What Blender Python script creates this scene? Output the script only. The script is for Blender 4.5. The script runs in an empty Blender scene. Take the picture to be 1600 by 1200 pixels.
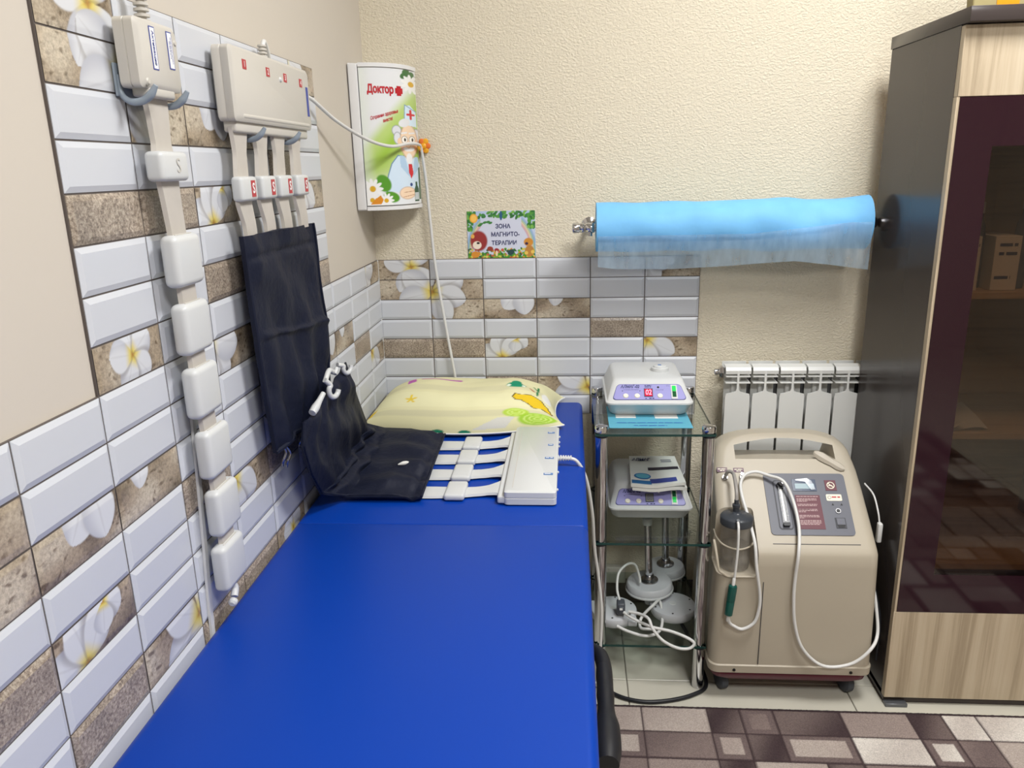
import bpy, bmesh, math, random
import numpy as np
from mathutils import Matrix, Vector

random.seed(7)
np.random.seed(7)
scene = bpy.context.scene
COL = scene.collection
PI = math.pi

# ------------------------------------------------------------------ camera
F_PX, CX, CY_, CZ = 1215.06, 0.5791, -2.3018, 1.3883
YAW, PITCH, ROLL = 0.0790, 0.2721, 0.0245


def camera_matrix():
    cy, sy = math.cos(YAW), math.sin(YAW)
    f = np.array([-sy * math.cos(PITCH), cy * math.cos(PITCH), -math.sin(PITCH)])
    r = np.array([cy, sy, 0.0])
    d = np.cross(f, r)
    c, s = math.cos(ROLL), math.sin(ROLL)
    r2, d2 = c * r + s * d, -s * r + c * d
    m = Matrix.Identity(4)
    for i in range(3):
        m[i][0], m[i][1], m[i][2] = r2[i], -d2[i], -f[i]
    m[0][3], m[1][3], m[2][3] = CX, CY_, CZ
    return m


cam_data = bpy.data.cameras.new('camera')
cam_data.sensor_fit = 'HORIZONTAL'
cam_data.sensor_width = 36.0
cam_data.lens = F_PX / 1600.0 * 36.0
cam_data.clip_start = 0.02
cam = bpy.data.objects.new('camera', cam_data)
COL.objects.link(cam)
cam.matrix_world = camera_matrix()
scene.camera = cam

# ------------------------------------------------------------------ world, lights, exposure
world = bpy.data.worlds.new('room_world')
scene.world = world
world.use_nodes = True
world.node_tree.nodes['Background'].inputs[0].default_value = (0.9, 0.95, 1.0, 1)
world.node_tree.nodes['Background'].inputs[1].default_value = 0.25

ROOM_W, ROOM_D, ROOM_H = 3.6, 4.6, 2.7
LAMPS = [(1.30, -2.75, 38.0), (1.40, -1.15, 36.0)]
for lx, ly, lw in LAMPS:
    ld = bpy.data.lights.new('ceiling_panel_light', 'AREA')
    ld.shape = 'SQUARE'
    ld.size = 0.56
    ld.energy = lw
    ld.color = (1.0, 1.0, 1.0)
    lo = bpy.data.objects.new('ceiling_panel_light', ld)
    lo.location = (lx, ly, ROOM_H - 0.045)
    COL.objects.link(lo)

scene.view_settings.view_transform = 'Standard'
scene.view_settings.look = 'None'
scene.view_settings.gamma = 1.0
scene.view_settings.use_curve_mapping = False
scene.view_settings.exposure = 0.10

# ------------------------------------------------------------------ materials
def lin(c):
    out = []
    for v in c[:3]:
        v = v / 255.0
        out.append(v / 12.92 if v <= 0.04045 else ((v + 0.055) / 1.055) ** 2.4)
    return tuple(out) + (1.0,)


MATS = {}


def new_mat(name):
    m = bpy.data.materials.new(name)
    m.use_nodes = True
    nt = m.node_tree
    bs = nt.nodes['Principled BSDF']
    MATS[name] = m
    return m, nt, bs


def mat(name, col, rough=0.5, metal=0.0, spec=0.5, var=None, bump=None, coat=0.0, trans=0.0, ior=1.45, alpha=1.0, emit=None):
    m, nt, bs = new_mat(name)
    bs.inputs['Base Color'].default_value = lin(col)
    bs.inputs['Roughness'].default_value = rough
    bs.inputs['Metallic'].default_value = metal
    bs.inputs['Specular IOR Level'].default_value = spec
    bs.inputs['Coat Weight'].default_value = coat
    bs.inputs['Transmission Weight'].default_value = trans
    bs.inputs['IOR'].default_value = ior
    bs.inputs['Alpha'].default_value = alpha
    tc = nt.nodes.new('ShaderNodeTexCoord')
    if var:
        nz = nt.nodes.new('ShaderNodeTexNoise')
        nz.inputs['Scale'].default_value = var[0]
        nz.inputs['Detail'].default_value = 4
        nt.links.new(tc.outputs['Object'], nz.inputs['Vector'])
        mx = nt.nodes.new('ShaderNodeMix')
        mx.data_type = 'RGBA'
        a = var[1]
        mx.inputs[6].default_value = lin([max(0, v * (1 - a)) for v in col])
        mx.inputs[7].default_value = lin([min(255, v * (1 + a)) for v in col])
        nt.links.new(nz.outputs['Fac'], mx.inputs[0])
        nt.links.new(mx.outputs[2], bs.inputs['Base Color'])
    if bump:
        nz = nt.nodes.new('ShaderNodeTexNoise')
        nz.inputs['Scale'].default_value = bump[0]
        nz.inputs['Detail'].default_value = 3
        nt.links.new(tc.outputs['Object'], nz.inputs['Vector'])
        bp_ = nt.nodes.new('ShaderNodeBump')
        bp_.inputs['Strength'].default_value = bump[1]
        bp_.inputs['Distance'].default_value = bump[2]
        nt.links.new(nz.outputs['Fac'], bp_.inputs['Height'])
        nt.links.new(bp_.outputs['Normal'], bs.inputs['Normal'])
    if emit:
        bs.inputs['Emission Color'].default_value = lin(emit[0])
        bs.inputs['Emission Strength'].default_value = emit[1]
    return m


def painted(name, rough=0.4, spec=0.5, grain=None, bump=None):
    """Colour comes from the mesh's own print (attribute 'paint'); its alpha says how grainy it is."""
    m, nt, bs = new_mat(name)
    at = nt.nodes.new('ShaderNodeAttribute')
    at.attribute_name = 'paint'
    bs.inputs['Roughness'].default_value = rough
    bs.inputs['Specular IOR Level'].default_value = spec
    tc = nt.nodes.new('ShaderNodeTexCoord')
    if grain:
        nz = nt.nodes.new('ShaderNodeTexNoise')
        nz.inputs['Scale'].default_value = grain[0]
        nz.inputs['Detail'].default_value = 5
        nz.inputs['Roughness'].default_value = 0.7
        nt.links.new(tc.outputs['Object'], nz.inputs['Vector'])
        mr = nt.nodes.new('ShaderNodeMapRange')
        mr.inputs[1].default_value = 0.35
        mr.inputs[2].default_value = 0.65
        mr.inputs[3].default_value = grain[1]
        mr.inputs[4].default_value = grain[2]
        nt.links.new(nz.outputs['Fac'], mr.inputs[0])
        mul = nt.nodes.new('ShaderNodeMix')
        mul.data_type = 'RGBA'
        mul.blend_type = 'MULTIPLY'
        nt.links.new(at.outputs['Alpha'], mul.inputs[0])
        nt.links.new(at.outputs['Color'], mul.inputs[6])
        nt.links.new(mr.outputs[0], mul.inputs[7])
        nt.links.new(mul.outputs[2], bs.inputs['Base Color'])
    else:
        nt.links.new(at.outputs['Color'], bs.inputs['Base Color'])
    if bump:
        nz = nt.nodes.new('ShaderNodeTexNoise')
        nz.inputs['Scale'].default_value = bump[0]
        nt.links.new(tc.outputs['Object'], nz.inputs['Vector'])
        b = nt.nodes.new('ShaderNodeBump')
        b.inputs['Strength'].default_value = bump[1]
        b.inputs['Distance'].default_value = bump[2]
        nt.links.new(nz.outputs['Fac'], b.inputs['Height'])
        nt.links.new(b.outputs['Normal'], bs.inputs['Normal'])
    return m


def plaster(name, col):
    m, nt, bs = new_mat(name)
    bs.inputs['Base Color'].default_value = lin(col)
    bs.inputs['Roughness'].default_value = 0.75
    bs.inputs['Specular IOR Level'].default_value = 0.25
    tc = nt.nodes.new('ShaderNodeTexCoord')
    mp = nt.nodes.new('ShaderNodeMapping')
    mp.inputs['Scale'].default_value = (1.0, 1.0, 1.35)
    nt.links.new(tc.outputs['Object'], mp.inputs['Vector'])
    nz = nt.nodes.new('ShaderNodeTexNoise')
    nz.inputs['Scale'].default_value = 135
    nz.inputs['Detail'].default_value = 2.5
    nz.inputs['Distortion'].default_value = 0.6
    nt.links.new(mp.outputs['Vector'], nz.inputs['Vector'])
    cr = nt.nodes.new('ShaderNodeValToRGB')
    cr.color_ramp.elements[0].position = 0.40
    cr.color_ramp.elements[1].position = 0.66
    nt.links.new(nz.outputs['Fac'], cr.inputs['Fac'])
    b = nt.nodes.new('ShaderNodeBump')
    b.inputs['Strength'].default_value = 0.7
    b.inputs['Distance'].default_value = 0.0018
    nt.links.new(cr.outputs['Color'], b.inputs['Height'])
    nt.links.new(b.outputs['Normal'], bs.inputs['Normal'])
    return m


def sand(name, cols):
    m, nt, bs = new_mat(name)
    bs.inputs['Roughness'].default_value = 0.3
    tc = nt.nodes.new('ShaderNodeTexCoord')
    oi = nt.nodes.new('ShaderNodeObjectInfo')
    ad = nt.nodes.new('ShaderNodeVectorMath')
    ad.operation = 'ADD'
    nt.links.new(tc.outputs['Object'], ad.inputs[0])
    nt.links.new(oi.outputs['Location'], ad.inputs[1])
    n1 = nt.nodes.new('ShaderNodeTexNoise')
    n1.inputs['Scale'].default_value = 260
    n1.inputs['Detail'].default_value = 6
    n1.inputs['Roughness'].default_value = 0.75
    nt.links.new(ad.outputs[0], n1.inputs['Vector'])
    cr = nt.nodes.new('ShaderNodeValToRGB')
    els = cr.color_ramp.elements
    els[0].position, els[0].color = 0.32, lin(cols[0])
    els[1].position, els[1].color = 0.68, lin(cols[2])
    e = els.new(0.46)
    e.color = lin(cols[1])
    nt.links.new(n1.outputs['Fac'], cr.inputs['Fac'])
    n2 = nt.nodes.new('ShaderNodeTexNoise')
    n2.inputs['Scale'].default_value = 18
    nt.links.new(ad.outputs[0], n2.inputs['Vector'])
    mr = nt.nodes.new('ShaderNodeMapRange')
    mr.inputs[1].default_value, mr.inputs[2].default_value = 0.3, 0.7
    mr.inputs[3].default_value, mr.inputs[4].default_value = 0.78, 1.12
    nt.links.new(n2.outputs['Fac'], mr.inputs[0])
    mul = nt.nodes.new('ShaderNodeMix')
    mul.data_type = 'RGBA'
    mul.blend_type = 'MULTIPLY'
    mul.inputs[0].default_value = 1.0
    nt.links.new(cr.outputs['Color'], mul.inputs[6])
    nt.links.new(mr.outputs[0], mul.inputs[7])
    nt.links.new(mul.outputs[2], bs.inputs['Base Color'])
    return m


def wood(name, c0, c1, c2, rough=0.4, vertical=True):
    m, nt, bs = new_mat(name)
    bs.inputs['Roughness'].default_value = rough
    tc = nt.nodes.new('ShaderNodeTexCoord')
    mp = nt.nodes.new('ShaderNodeMapping')
    mp.inputs['Scale'].default_value = (1.6, 1.6, 0.045) if vertical else (0.06, 1, 1)
    nt.links.new(tc.outputs['Object'], mp.inputs['Vector'])
    nz = nt.nodes.new('ShaderNodeTexNoise')
    nz.inputs['Scale'].default_value = 9
    nz.inputs['Detail'].default_value = 8
    nz.inputs['Roughness'].default_value = 0.7
    nz.inputs['Distortion'].default_value = 0.35
    nt.links.new(mp.outputs['Vector'], nz.inputs['Vector'])
    mth = nt.nodes.new('ShaderNodeMath')
    mth.operation = 'MULTIPLY'
    mth.inputs[1].default_value = 5.0
    nt.links.new(nz.outputs['Fac'], mth.inputs[0])
    pp = nt.nodes.new('ShaderNodeMath')
    pp.operation = 'PINGPONG'
    pp.inputs[1].default_value = 1.0
    nt.links.new(mth.outputs[0], pp.inputs[0])
    cr = nt.nodes.new('ShaderNodeValToRGB')
    els = cr.color_ramp.elements
    els[0].position, els[0].color = 0.0, lin(c0)
    els[1].position, els[1].color = 1.0, lin(c2)
    e = els.new(0.45)
    e.color = lin(c1)
    nt.links.new(pp.outputs[0], cr.inputs['Fac'])
    nt.links.new(cr.outputs['Color'], bs.inputs['Base Color'])
    return m


def thin_glass(name, tint, gloss_rough=0.02, ior=1.5, extra=0.0):
    """A pane: tinted see-through plus mirror-like reflection by angle."""
    m, nt, bs = new_mat(name)
    nt.nodes.remove(bs)
    out = nt.nodes['Material Output']
    tr = nt.nodes.new('ShaderNodeBsdfTransparent')
    tr.inputs[0].default_value = lin(tint)
    gl = nt.nodes.new('ShaderNodeBsdfGlossy')
    gl.inputs['Roughness'].default_value = gloss_rough
    lw = nt.nodes.new('ShaderNodeLayerWeight')
    lw.inputs['Blend'].default_value = 0.5
    pw = nt.nodes.new('ShaderNodeMath')
    pw.operation = 'POWER'
    pw.inputs[1].default_value = 5.0
    nt.links.new(lw.outputs['Facing'], pw.inputs[0])
    ad = nt.nodes.new('ShaderNodeMath')
    ad.operation = 'MULTIPLY_ADD'
    ad.use_clamp = True
    f0 = ((ior - 1) / (ior + 1)) ** 2 + extra
    ad.inputs[1].default_value = 1 - f0
    ad.inputs[2].default_value = f0
    nt.links.new(pw.outputs[0], ad.inputs[0])
    mx = nt.nodes.new('ShaderNodeMixShader')
    nt.links.new(ad.outputs[0], mx.inputs[0])
    nt.links.new(tr.outputs[0], mx.inputs[1])
    nt.links.new(gl.outputs[0], mx.inputs[2])
    nt.links.new(mx.outputs[0], out.inputs['Surface'])
    return m


def veil(name, col, opacity):
    """Thin non-woven sheet: partly see-through, partly scattering, with uneven fibres."""
    m, nt, bs = new_mat(name)
    nt.nodes.remove(bs)
    out = nt.nodes['Material Output']
    tr = nt.nodes.new('ShaderNodeBsdfTransparent')
    df = nt.nodes.new('ShaderNodeBsdfDiffuse')
    df.inputs[0].default_value = lin(col)
    tl = nt.nodes.new('ShaderNodeBsdfTranslucent')
    tl.inputs[0].default_value = lin(col)
    m1 = nt.nodes.new('ShaderNodeMixShader')
    m1.inputs[0].default_value = 0.35
    nt.links.new(df.outputs[0], m1.inputs[1])
    nt.links.new(tl.outputs[0], m1.inputs[2])
    tc = nt.nodes.new('ShaderNodeTexCoord')
    mp = nt.nodes.new('ShaderNodeMapping')
    mp.inputs['Scale'].default_value = (30, 30, 10)
    nt.links.new(tc.outputs['Object'], mp.inputs['Vector'])
    nz = nt.nodes.new('ShaderNodeTexNoise')
    nz.inputs['Scale'].default_value = 1.6
    nz.inputs['Detail'].default_value = 5
    nt.links.new(mp.outputs['Vector'], nz.inputs['Vector'])
    mr = nt.nodes.new('ShaderNodeMapRange')
    mr.inputs[1].default_value, mr.inputs[2].default_value = 0.3, 0.7
    mr.inputs[3].default_value, mr.inputs[4].default_value = opacity - 0.10, opacity + 0.10
    nt.links.new(nz.outputs['Fac'], mr.inputs[0])
    mx = nt.nodes.new('ShaderNodeMixShader')
    nt.links.new(mr.outputs[0], mx.inputs[0])
    nt.links.new(tr.outputs[0], mx.inputs[1])
    nt.links.new(m1.outputs[0], mx.inputs[2])
    nt.links.new(mx.outputs[0], out.inputs['Surface'])
    return m


mat('cream_wall', (200, 192, 180), 0.7, spec=0.25, bump=(60, 0.12, 0.001))
plaster('textured_wall', (219, 210, 189))
mat('ceiling_white', (235, 233, 228), 0.8)
mat('grout', (92, 84, 80), 0.6)
mat('white_tile', (200, 203, 209), 0.28, spec=0.5)
sand('sand_tile', [(78, 68, 60), (146, 132, 118), (206, 194, 176)])
painted('flower_tile', 0.22, grain=(240, 0.55, 1.15))
mat('floor_tile', (196, 192, 178), 0.25, var=(6, 0.05))
mat('floor_joint', (120, 115, 105), 0.7)
mat('dark_baseboard', (84, 80, 76), 0.4)
mat('blue_vinyl', (1, 56, 154), 0.42, spec=0.3, bump=(420, 0.08, 0.0004))
mat('grey_metal', (110, 112, 116), 0.4, metal=0.6)
mat('black_rubber', (24, 25, 30), 0.45)
mat('chrome', (205, 205, 208), 0.08, metal=1.0)
mat('steel', (165, 165, 168), 0.25, metal=1.0)
mat('white_plastic', (204, 206, 206), 0.3)
mat('cream_plastic', (196, 192, 184), 0.38)
mat('strap_cream', (188, 182, 174), 0.5, var=(25, 0.05))
mat('white_cable', (214, 214, 212), 0.4)
mat('hook_grey', (146, 158, 170), 0.3)
mat('navy_fabric', (18, 23, 42), 0.6, spec=0.3, bump=(34, 0.6, 0.008))
mat('red_label', (178, 50, 58), 0.4)
mat('white_print', (235, 235, 235), 0.5)
mat('blue_print', (52, 110, 176), 0.4)
mat('navy_print', (32, 40, 92), 0.5)
mat('indigo_print', (58, 72, 150), 0.5)
mat('grey_print', (105, 105, 125), 0.5)
mat('black_print', (20, 20, 22), 0.5)
mat('red_print', (186, 26, 40), 0.45)
mat('cabinet_white', (226, 226, 226), 0.25)
painted('cabinet_print', 0.25)
painted('sign_print', 0.35)
painted('pillow_print', 0.8, spec=0.2, bump=(300, 0.2, 0.001))
painted('rug_pile', 0.95, spec=0.05, grain=(380, 0.72, 1.2), bump=(500, 0.6, 0.003))
mat('yellow_plastic', (232, 168, 40), 0.35)
mat('orange_plastic', (226, 120, 50), 0.35)
mat('roll_blue', (116, 182, 230), 0.6, spec=0.3, var=(18, 0.06), bump=(30, 0.25, 0.004))
veil('roll_sheet', (188, 214, 234), 0.40)
mat('radiator_white', (214, 215, 212), 0.35)
mat('radiator_gap_shade', (70, 70, 72), 0.6)
thin_glass('shelf_glass', (238, 243, 241))
mat('glass_edge', (28, 62, 58), 0.15, spec=0.6)
mat('lilac_panel', (150, 148, 202), 0.35)
mat('lilac_edge', (70, 70, 130), 0.4)
mat('button_cream', (226, 222, 208), 0.4)
mat('led_window', (120, 12, 36), 0.2, emit=((255, 30, 80), 0.55))
mat('led_digit', (255, 130, 150), 0.3, emit=((255, 140, 160), 1.6))
mat('lcd_off', (140, 142, 132), 0.25)
mat('switch_green', (16, 84, 46), 0.2)
mat('switch_lit', (40, 200, 90), 0.2, emit=((40, 220, 90), 0.12))
mat('leaflet_blue', (92, 168, 192), 0.55)
mat('paper_white', (224, 224, 220), 0.55)
mat('paper_blue', (44, 110, 168), 0.5)
mat('paper_dark', (42, 36, 52), 0.5)
mat('emitter_grey', (196, 198, 202), 0.35)
mat('plug_grey', (78, 82, 90), 0.45)
mat('conc_beige', (176, 167, 150), 0.42, var=(5, 0.02))
mat('conc_maroon', (92, 24, 44), 0.4)
mat('conc_panel', (92, 94, 104), 0.45)
mat('conc_groove', (52, 53, 60), 0.5)
mat('caster_grey', (62, 66, 74), 0.5)
mat('label_maroon', (96, 44, 56), 0.5)
mat('label_pale', (178, 150, 150), 0.5)
mat('label_cream', (232, 226, 206), 0.5)
mat('label_purple', (104, 76, 92), 0.5)
mat('lcd_screen', (146, 168, 176), 0.35)
mat('lcd_frame', (64, 76, 98), 0.2)
mat('lid_grey', (56, 60, 66), 0.35)
thin_glass('clear_plastic', (246, 246, 244), 0.2, 1.45, 0.0)
veil('bottle_plastic', (184, 182, 178), 0.24)
veil('water', (176, 168, 154), 0.24)
thin_glass('film', (236, 238, 240), 0.3, 1.45, 0.03)
mat('filter_green', (16, 74, 66), 0.2, spec=0.6)
mat('scoop_plastic', (186, 178, 164), 0.25)
mat('tube_grey', (150, 146, 142), 0.3)
mat('cupboard_dark', (64, 57, 55), 0.2, spec=0.35, var=(4, 0.05))
wood('light_wood', (160, 144, 120), (186, 170, 145), (198, 184, 160), 0.42)
wood('shelf_wood', (150, 120, 80), (184, 152, 108), (196, 168, 124), 0.45, vertical=False)
mat('interior_dark', (86, 66, 44), 0.5)
mat('burgundy_glass', (40, 18, 27), 0.06, spec=0.6)
thin_glass('tinted_glass', (196, 184, 172), 0.03, 1.5, 0.03)
mat('box_khaki', (150, 138, 96), 0.6)
mat('box_orange', (214, 140, 10), 0.5)
mat('bottle_dark', (60, 66, 96), 0.25)
mat('bottle_pale', (188, 192, 198), 0.3)
mat('socket_white', (205, 200, 190), 0.45)
mat('lamp_frame', (232, 232, 232), 0.4)
mat('lamp_diffuser', (250, 250, 250), 0.6, emit=((255, 250, 242), 6.0))


# ------------------------------------------------------------------ geometry helpers: every one returns (verts, faces)
def bm_geo(bm):
    bm.verts.ensure_lookup_table()
    bm.verts.index_update()
    g = ([v.co.copy() for v in bm.verts], [tuple(v.index for v in f.verts) for f in bm.faces])
    bm.free()
    return g


def rbox(x0, x1, y0, y1, z0, z1, r=0.004, seg=3):
    bm = bmesh.new()
    bmesh.ops.create_cube(bm, size=1.0)
    for v in bm.verts:
        v.co = Vector((x0 + (v.co.x + .5) * (x1 - x0), y0 + (v.co.y + .5) * (y1 - y0), z0 + (v.co.z + .5) * (z1 - z0)))
    if r > 0:
        r = min(r, 0.49 * min(abs(x1 - x0), abs(y1 - y0), abs(z1 - z0)))
        bmesh.ops.bevel(bm, geom=list(bm.edges), offset=r, segments=seg, profile=0.5, affect='EDGES')
    return bm_geo(bm)


def catmull(pts, n=8):
    pts = [np.array(p, float) for p in pts]
    if len(pts) < 3:
        return pts
    P = [2 * pts[0] - pts[1]] + pts + [2 * pts[-1] - pts[-2]]
    out = []
    for i in range(1, len(P) - 2):
        p0, p1, p2, p3 = P[i - 1], P[i], P[i + 1], P[i + 2]
        for k in range(n):
            t = k / n
            out.append(0.5 * ((2 * p1) + (-p0 + p2) * t + (2 * p0 - 5 * p1 + 4 * p2 - p3) * t * t + (-p0 + 3 * p1 - 3 * p2 + p3) * t ** 3))
    out.append(pts[-1])
    return out


def tube(pts, r, n=10, smooth=6, radii=None):
    p = catmull(pts, smooth) if smooth else [np.array(q, float) for q in pts]
    m = len(p)
    if radii is None:
        rr = [r] * m
    else:
        xs = np.linspace(0, 1, len(radii))
        rr = list(np.interp(np.linspace(0, 1, m), xs, radii))
    V, F = [], []
    ref = None
    for i in range(m):
        t = p[min(i + 1, m - 1)] - p[max(i - 1, 0)]
        t = t / (np.linalg.norm(t) + 1e-12)
        if ref is None:
            ref = np.array([0, 0, 1.0]) if abs(t[2]) < 0.9 else np.array([1.0, 0, 0])
        a = ref - t * np.dot(ref, t)
        a = a / (np.linalg.norm(a) + 1e-12)
        ref = a
        b = np.cross(t, a)
        for k in range(n):
            an = 2 * PI * k / n
            V.append(p[i] + rr[i] * (math.cos(an) * a + math.sin(an) * b))
    for i in range(m - 1):
        for k in range(n):
            k2 = (k + 1) % n
            F.append((i * n + k, i * n + k2, (i + 1) * n + k2, (i + 1) * n + k))
    F.append(tuple(range(n - 1, -1, -1)))
    F.append(tuple((m - 1) * n + k for k in range(n)))
    return V, F


def lathe(prof, c=(0, 0, 0), axis='z', n=32):
    """prof: list of (radius, height); the axis is a letter or a unit vector."""
    ax = {'x': (1, 0, 0), 'y': (0, 1, 0), 'z': (0, 0, 1)}.get(axis, axis) if isinstance(axis, str) else axis
    ax = np.array(ax, float)
    ax /= np.linalg.norm(ax)
    ref = np.array([1.0, 0, 0]) if abs(ax[0]) < 0.9 else np.array([0, 1.0, 0])
    a = ref - ax * np.dot(ref, ax)
    a /= np.linalg.norm(a)
    b = np.cross(ax, a)
    c = np.array(c, float)
    V, F = [], []
    for r, h in prof:
        for k in range(n):
            an = 2 * PI * k / n
            V.append(c + ax * h + max(r, 1e-5) * (math.cos(an) * a + math.sin(an) * b))
    for i in range(len(prof) - 1):
        for k in range(n):
            k2 = (k + 1) % n
            F.append((i * n + k, i * n + k2, (i + 1) * n + k2, (i + 1) * n + k))
    F.append(tuple(range(n - 1, -1, -1)))
    F.append(tuple((len(prof) - 1) * n + k for k in range(n)))
    return V, F


def rrect(cx, cy, hx, hy, r, n=6):
    """Rounded rectangle outline, counter-clockwise."""
    r = min(r, hx * 0.999, hy * 0.999)
    out = []
    for sx, sy, a0 in ((1, 1, 0), (-1, 1, 90), (-1, -1, 180), (1, -1, 270)):
        for k in range(n + 1):
            a = math.radians(a0 + 90 * k / n)
            out.append((cx + sx * (hx - r) + r * math.cos(a), cy + sy * (hy - r) + r * math.sin(a)))
    return out


def loft(rings, cap=True):
    n = len(rings[0])
    V = [Vector(p) for ring in rings for p in ring]
    F = []
    for i in range(len(rings) - 1):
        for k in range(n):
            k2 = (k + 1) % n
            F.append((i * n + k, i * n + k2, (i + 1) * n + k2, (i + 1) * n + k))
    if cap:
        F.append(tuple(range(n - 1, -1, -1)))
        F.append(tuple((len(rings) - 1) * n + k for k in range(n)))
    return V, F


def ribs(r0, r1, n, step):
    """Profile of a ribbed cable sleeve that tapers from r0."""
    out = []
    for k in range(n):
        r = r0 + (r1 - r0) * 0.5 * k / n
        out += [(r1 * 0.85, k * step), (r, k * step + 0.0004), (r, k * step + step * 0.55), (r1 * 0.85, k * step + step * 0.6)]
    return out


class Frame:
    """A flat working plane: P(a, b, h) = origin + a*x + b*y + h*normal."""
    def __init__(self, o, x, y):
        self.o, self.x, self.y = Vector(o), Vector(x).normalized(), Vector(y).normalized()
        self.n = self.x.cross(self.y).normalized()

    def __call__(self, a, b, h=0.0):
        return self.o + a * self.x + b * self.y + h * self.n

    def slab(self, poly, h0, h1):
        return loft([[self(a, b, h0) for a, b in poly], [self(a, b, h1) for a, b in poly]])

    def rect(self, a0, a1, b0, b1, h0, h1, r=0.0):
        if r > 0:
            return self.slab(rrect((a0 + a1) / 2, (b0 + b1) / 2, (a1 - a0) / 2, (b1 - b0) / 2, r), h0, h1)
        return self.slab([(a0, b0), (a1, b0), (a1, b1), (a0, b1)], h0, h1)

    def disc(self, a, b, r, h0, h1, n=24, r1=None):
        r1 = r if r1 is None else r1
        f = lambda q, h: [self(a + q * math.cos(2 * PI * k / n), b + q * math.sin(2 * PI * k / n), h) for k in range(n)]
        return loft([f(r, h0), f(r1, h1)])


def band(pts, wdir, widths, normal, thick, smooth=6):
    """Flat strap along pts, its width along wdir and its thickness along the normal."""
    p = catmull(pts, smooth)
    w = np.interp(np.linspace(0, 1, len(p)), np.linspace(0, 1, len(widths)), widths)
    wd, nm = np.array(wdir, float), np.array(normal, float)
    rings = []
    for q, ww in zip(p, w):
        rings.append([q - wd * ww / 2 * 1.0, q - wd * ww / 2 * 0.9 + nm * thick, q + wd * ww / 2 * 0.9 + nm * thick, q + wd * ww / 2])
    return loft(rings)


def sheet(fn, nu, nv, thick):
    """A cloth surface fn(u, v) given a thickness on the side away from its normals."""
    P = np.array([[fn(i / nu, j / nv) for j in range(nv + 1)] for i in range(nu + 1)], float)
    du = np.gradient(P, axis=0)
    dv = np.gradient(P, axis=1)
    N = np.cross(du, dv)
    N /= np.linalg.norm(N, axis=2, keepdims=True) + 1e-12
    B = P - N * thick
    V = [tuple(q) for q in P.reshape(-1, 3)] + [tuple(q) for q in B.reshape(-1, 3)]
    m = (nu + 1) * (nv + 1)
    ix = lambda i, j: i * (nv + 1) + j
    F = []
    for i in range(nu):
        for j in range(nv):
            a, b, c, d = ix(i, j), ix(i + 1, j), ix(i + 1, j + 1), ix(i, j + 1)
            F.append((a, b, c, d))
            F.append((m + d, m + c, m + b, m + a))
    for i in range(nu):
        F.append((ix(i, 0), m + ix(i, 0), m + ix(i + 1, 0), ix(i + 1, 0)))
        F.append((ix(i + 1, nv), m + ix(i + 1, nv), m + ix(i, nv), ix(i, nv)))
    for j in range(nv):
        F.append((ix(0, j + 1), m + ix(0, j + 1), m + ix(0, j), ix(0, j)))
        F.append((ix(nu, j), m + ix(nu, j), m + ix(nu, j + 1), ix(nu, j + 1)))
    return V, F


def to_mesh(name, geos, angle=40, paint=None):
    V, F = [], []
    for v, f in geos:
        o = len(V)
        V += [tuple(q) for q in v]
        F += [tuple(i + o for i in t) for t in f]
    me = bpy.data.meshes.new(name)
    me.from_pydata(V, [], F)
    me.update()
    if angle:
        me.shade_smooth()
        me.set_sharp_from_angle(angle=math.radians(angle))
    if paint is not None:
        at = me.color_attributes.new('paint', 'FLOAT_COLOR', 'POINT')
        at.data.foreach_set('color', np.asarray(paint, np.float32).ravel())
    return me


def link(name, data, material=None, parent=None):
    o = bpy.data.objects.new(name, data)
    COL.objects.link(o)
    if material is not None:
        data.materials.append(MATS[material])
    if parent is not None:
        o.parent = parent
        if parent.type == 'EMPTY':
            o.matrix_parent_inverse = Matrix.Translation(-Vector(parent.location))
    return o


def ob(name, geos, material, parent=None, angle=40, paint=None):
    if isinstance(geos, tuple):
        geos = [geos]
    return link(name, to_mesh(name, geos, angle, paint), material, parent)


def tag(o, label=None, cat=None, group=None, kind=None):
    for k, v in (('label', label), ('category', cat), ('group', group), ('kind', kind)):
        if v:
            o[k] = v
    return o


def thing(name, label, cat, loc, group=None):
    e = bpy.data.objects.new(name, None)
    e.empty_display_size = 0.05
    e.location = loc
    COL.objects.link(e)
    return tag(e, label, cat, group)


def text_geo(body, height, fr, a, b, h, bold=0.0, shear=0.0, width=None, rot=0.0, warp=None):
    """Flat lettering centred at (a, b) on a Frame, cap height given in metres."""
    cu = bpy.data.curves.new('lettering', 'FONT')
    cu.body = body
    cu.align_x, cu.align_y = 'CENTER', 'CENTER'
    cu.size = 1.0
    cu.shear = shear
    cu.offset = bold
    cu.resolution_u = 3
    tmp = bpy.data.objects.new('lettering', cu)
    COL.objects.link(tmp)
    bpy.context.view_layer.update()
    me = bpy.data.meshes.new_from_object(tmp.evaluated_get(bpy.context.evaluated_depsgraph_get()))
    xs = [v.co.x for v in me.vertices]
    w = max(xs) - min(xs)
    s = height / 0.70
    sx = s if width is None else width / w
    cr, sr = math.cos(rot), math.sin(rot)
    V = []
    for v in me.vertices:
        x, y = v.co.x * sx, v.co.y * s
        x, y = x * cr - y * sr, x * sr + y * cr
        V.append(warp(a + x, b + y, h) if warp else fr(a + x, b + y, h))
    F = [tuple(p.vertices) for p in me.polygons]
    bpy.data.objects.remove(tmp)
    bpy.data.curves.remove(cu)
    bpy.data.meshes.remove(me)
    return V, F


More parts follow.
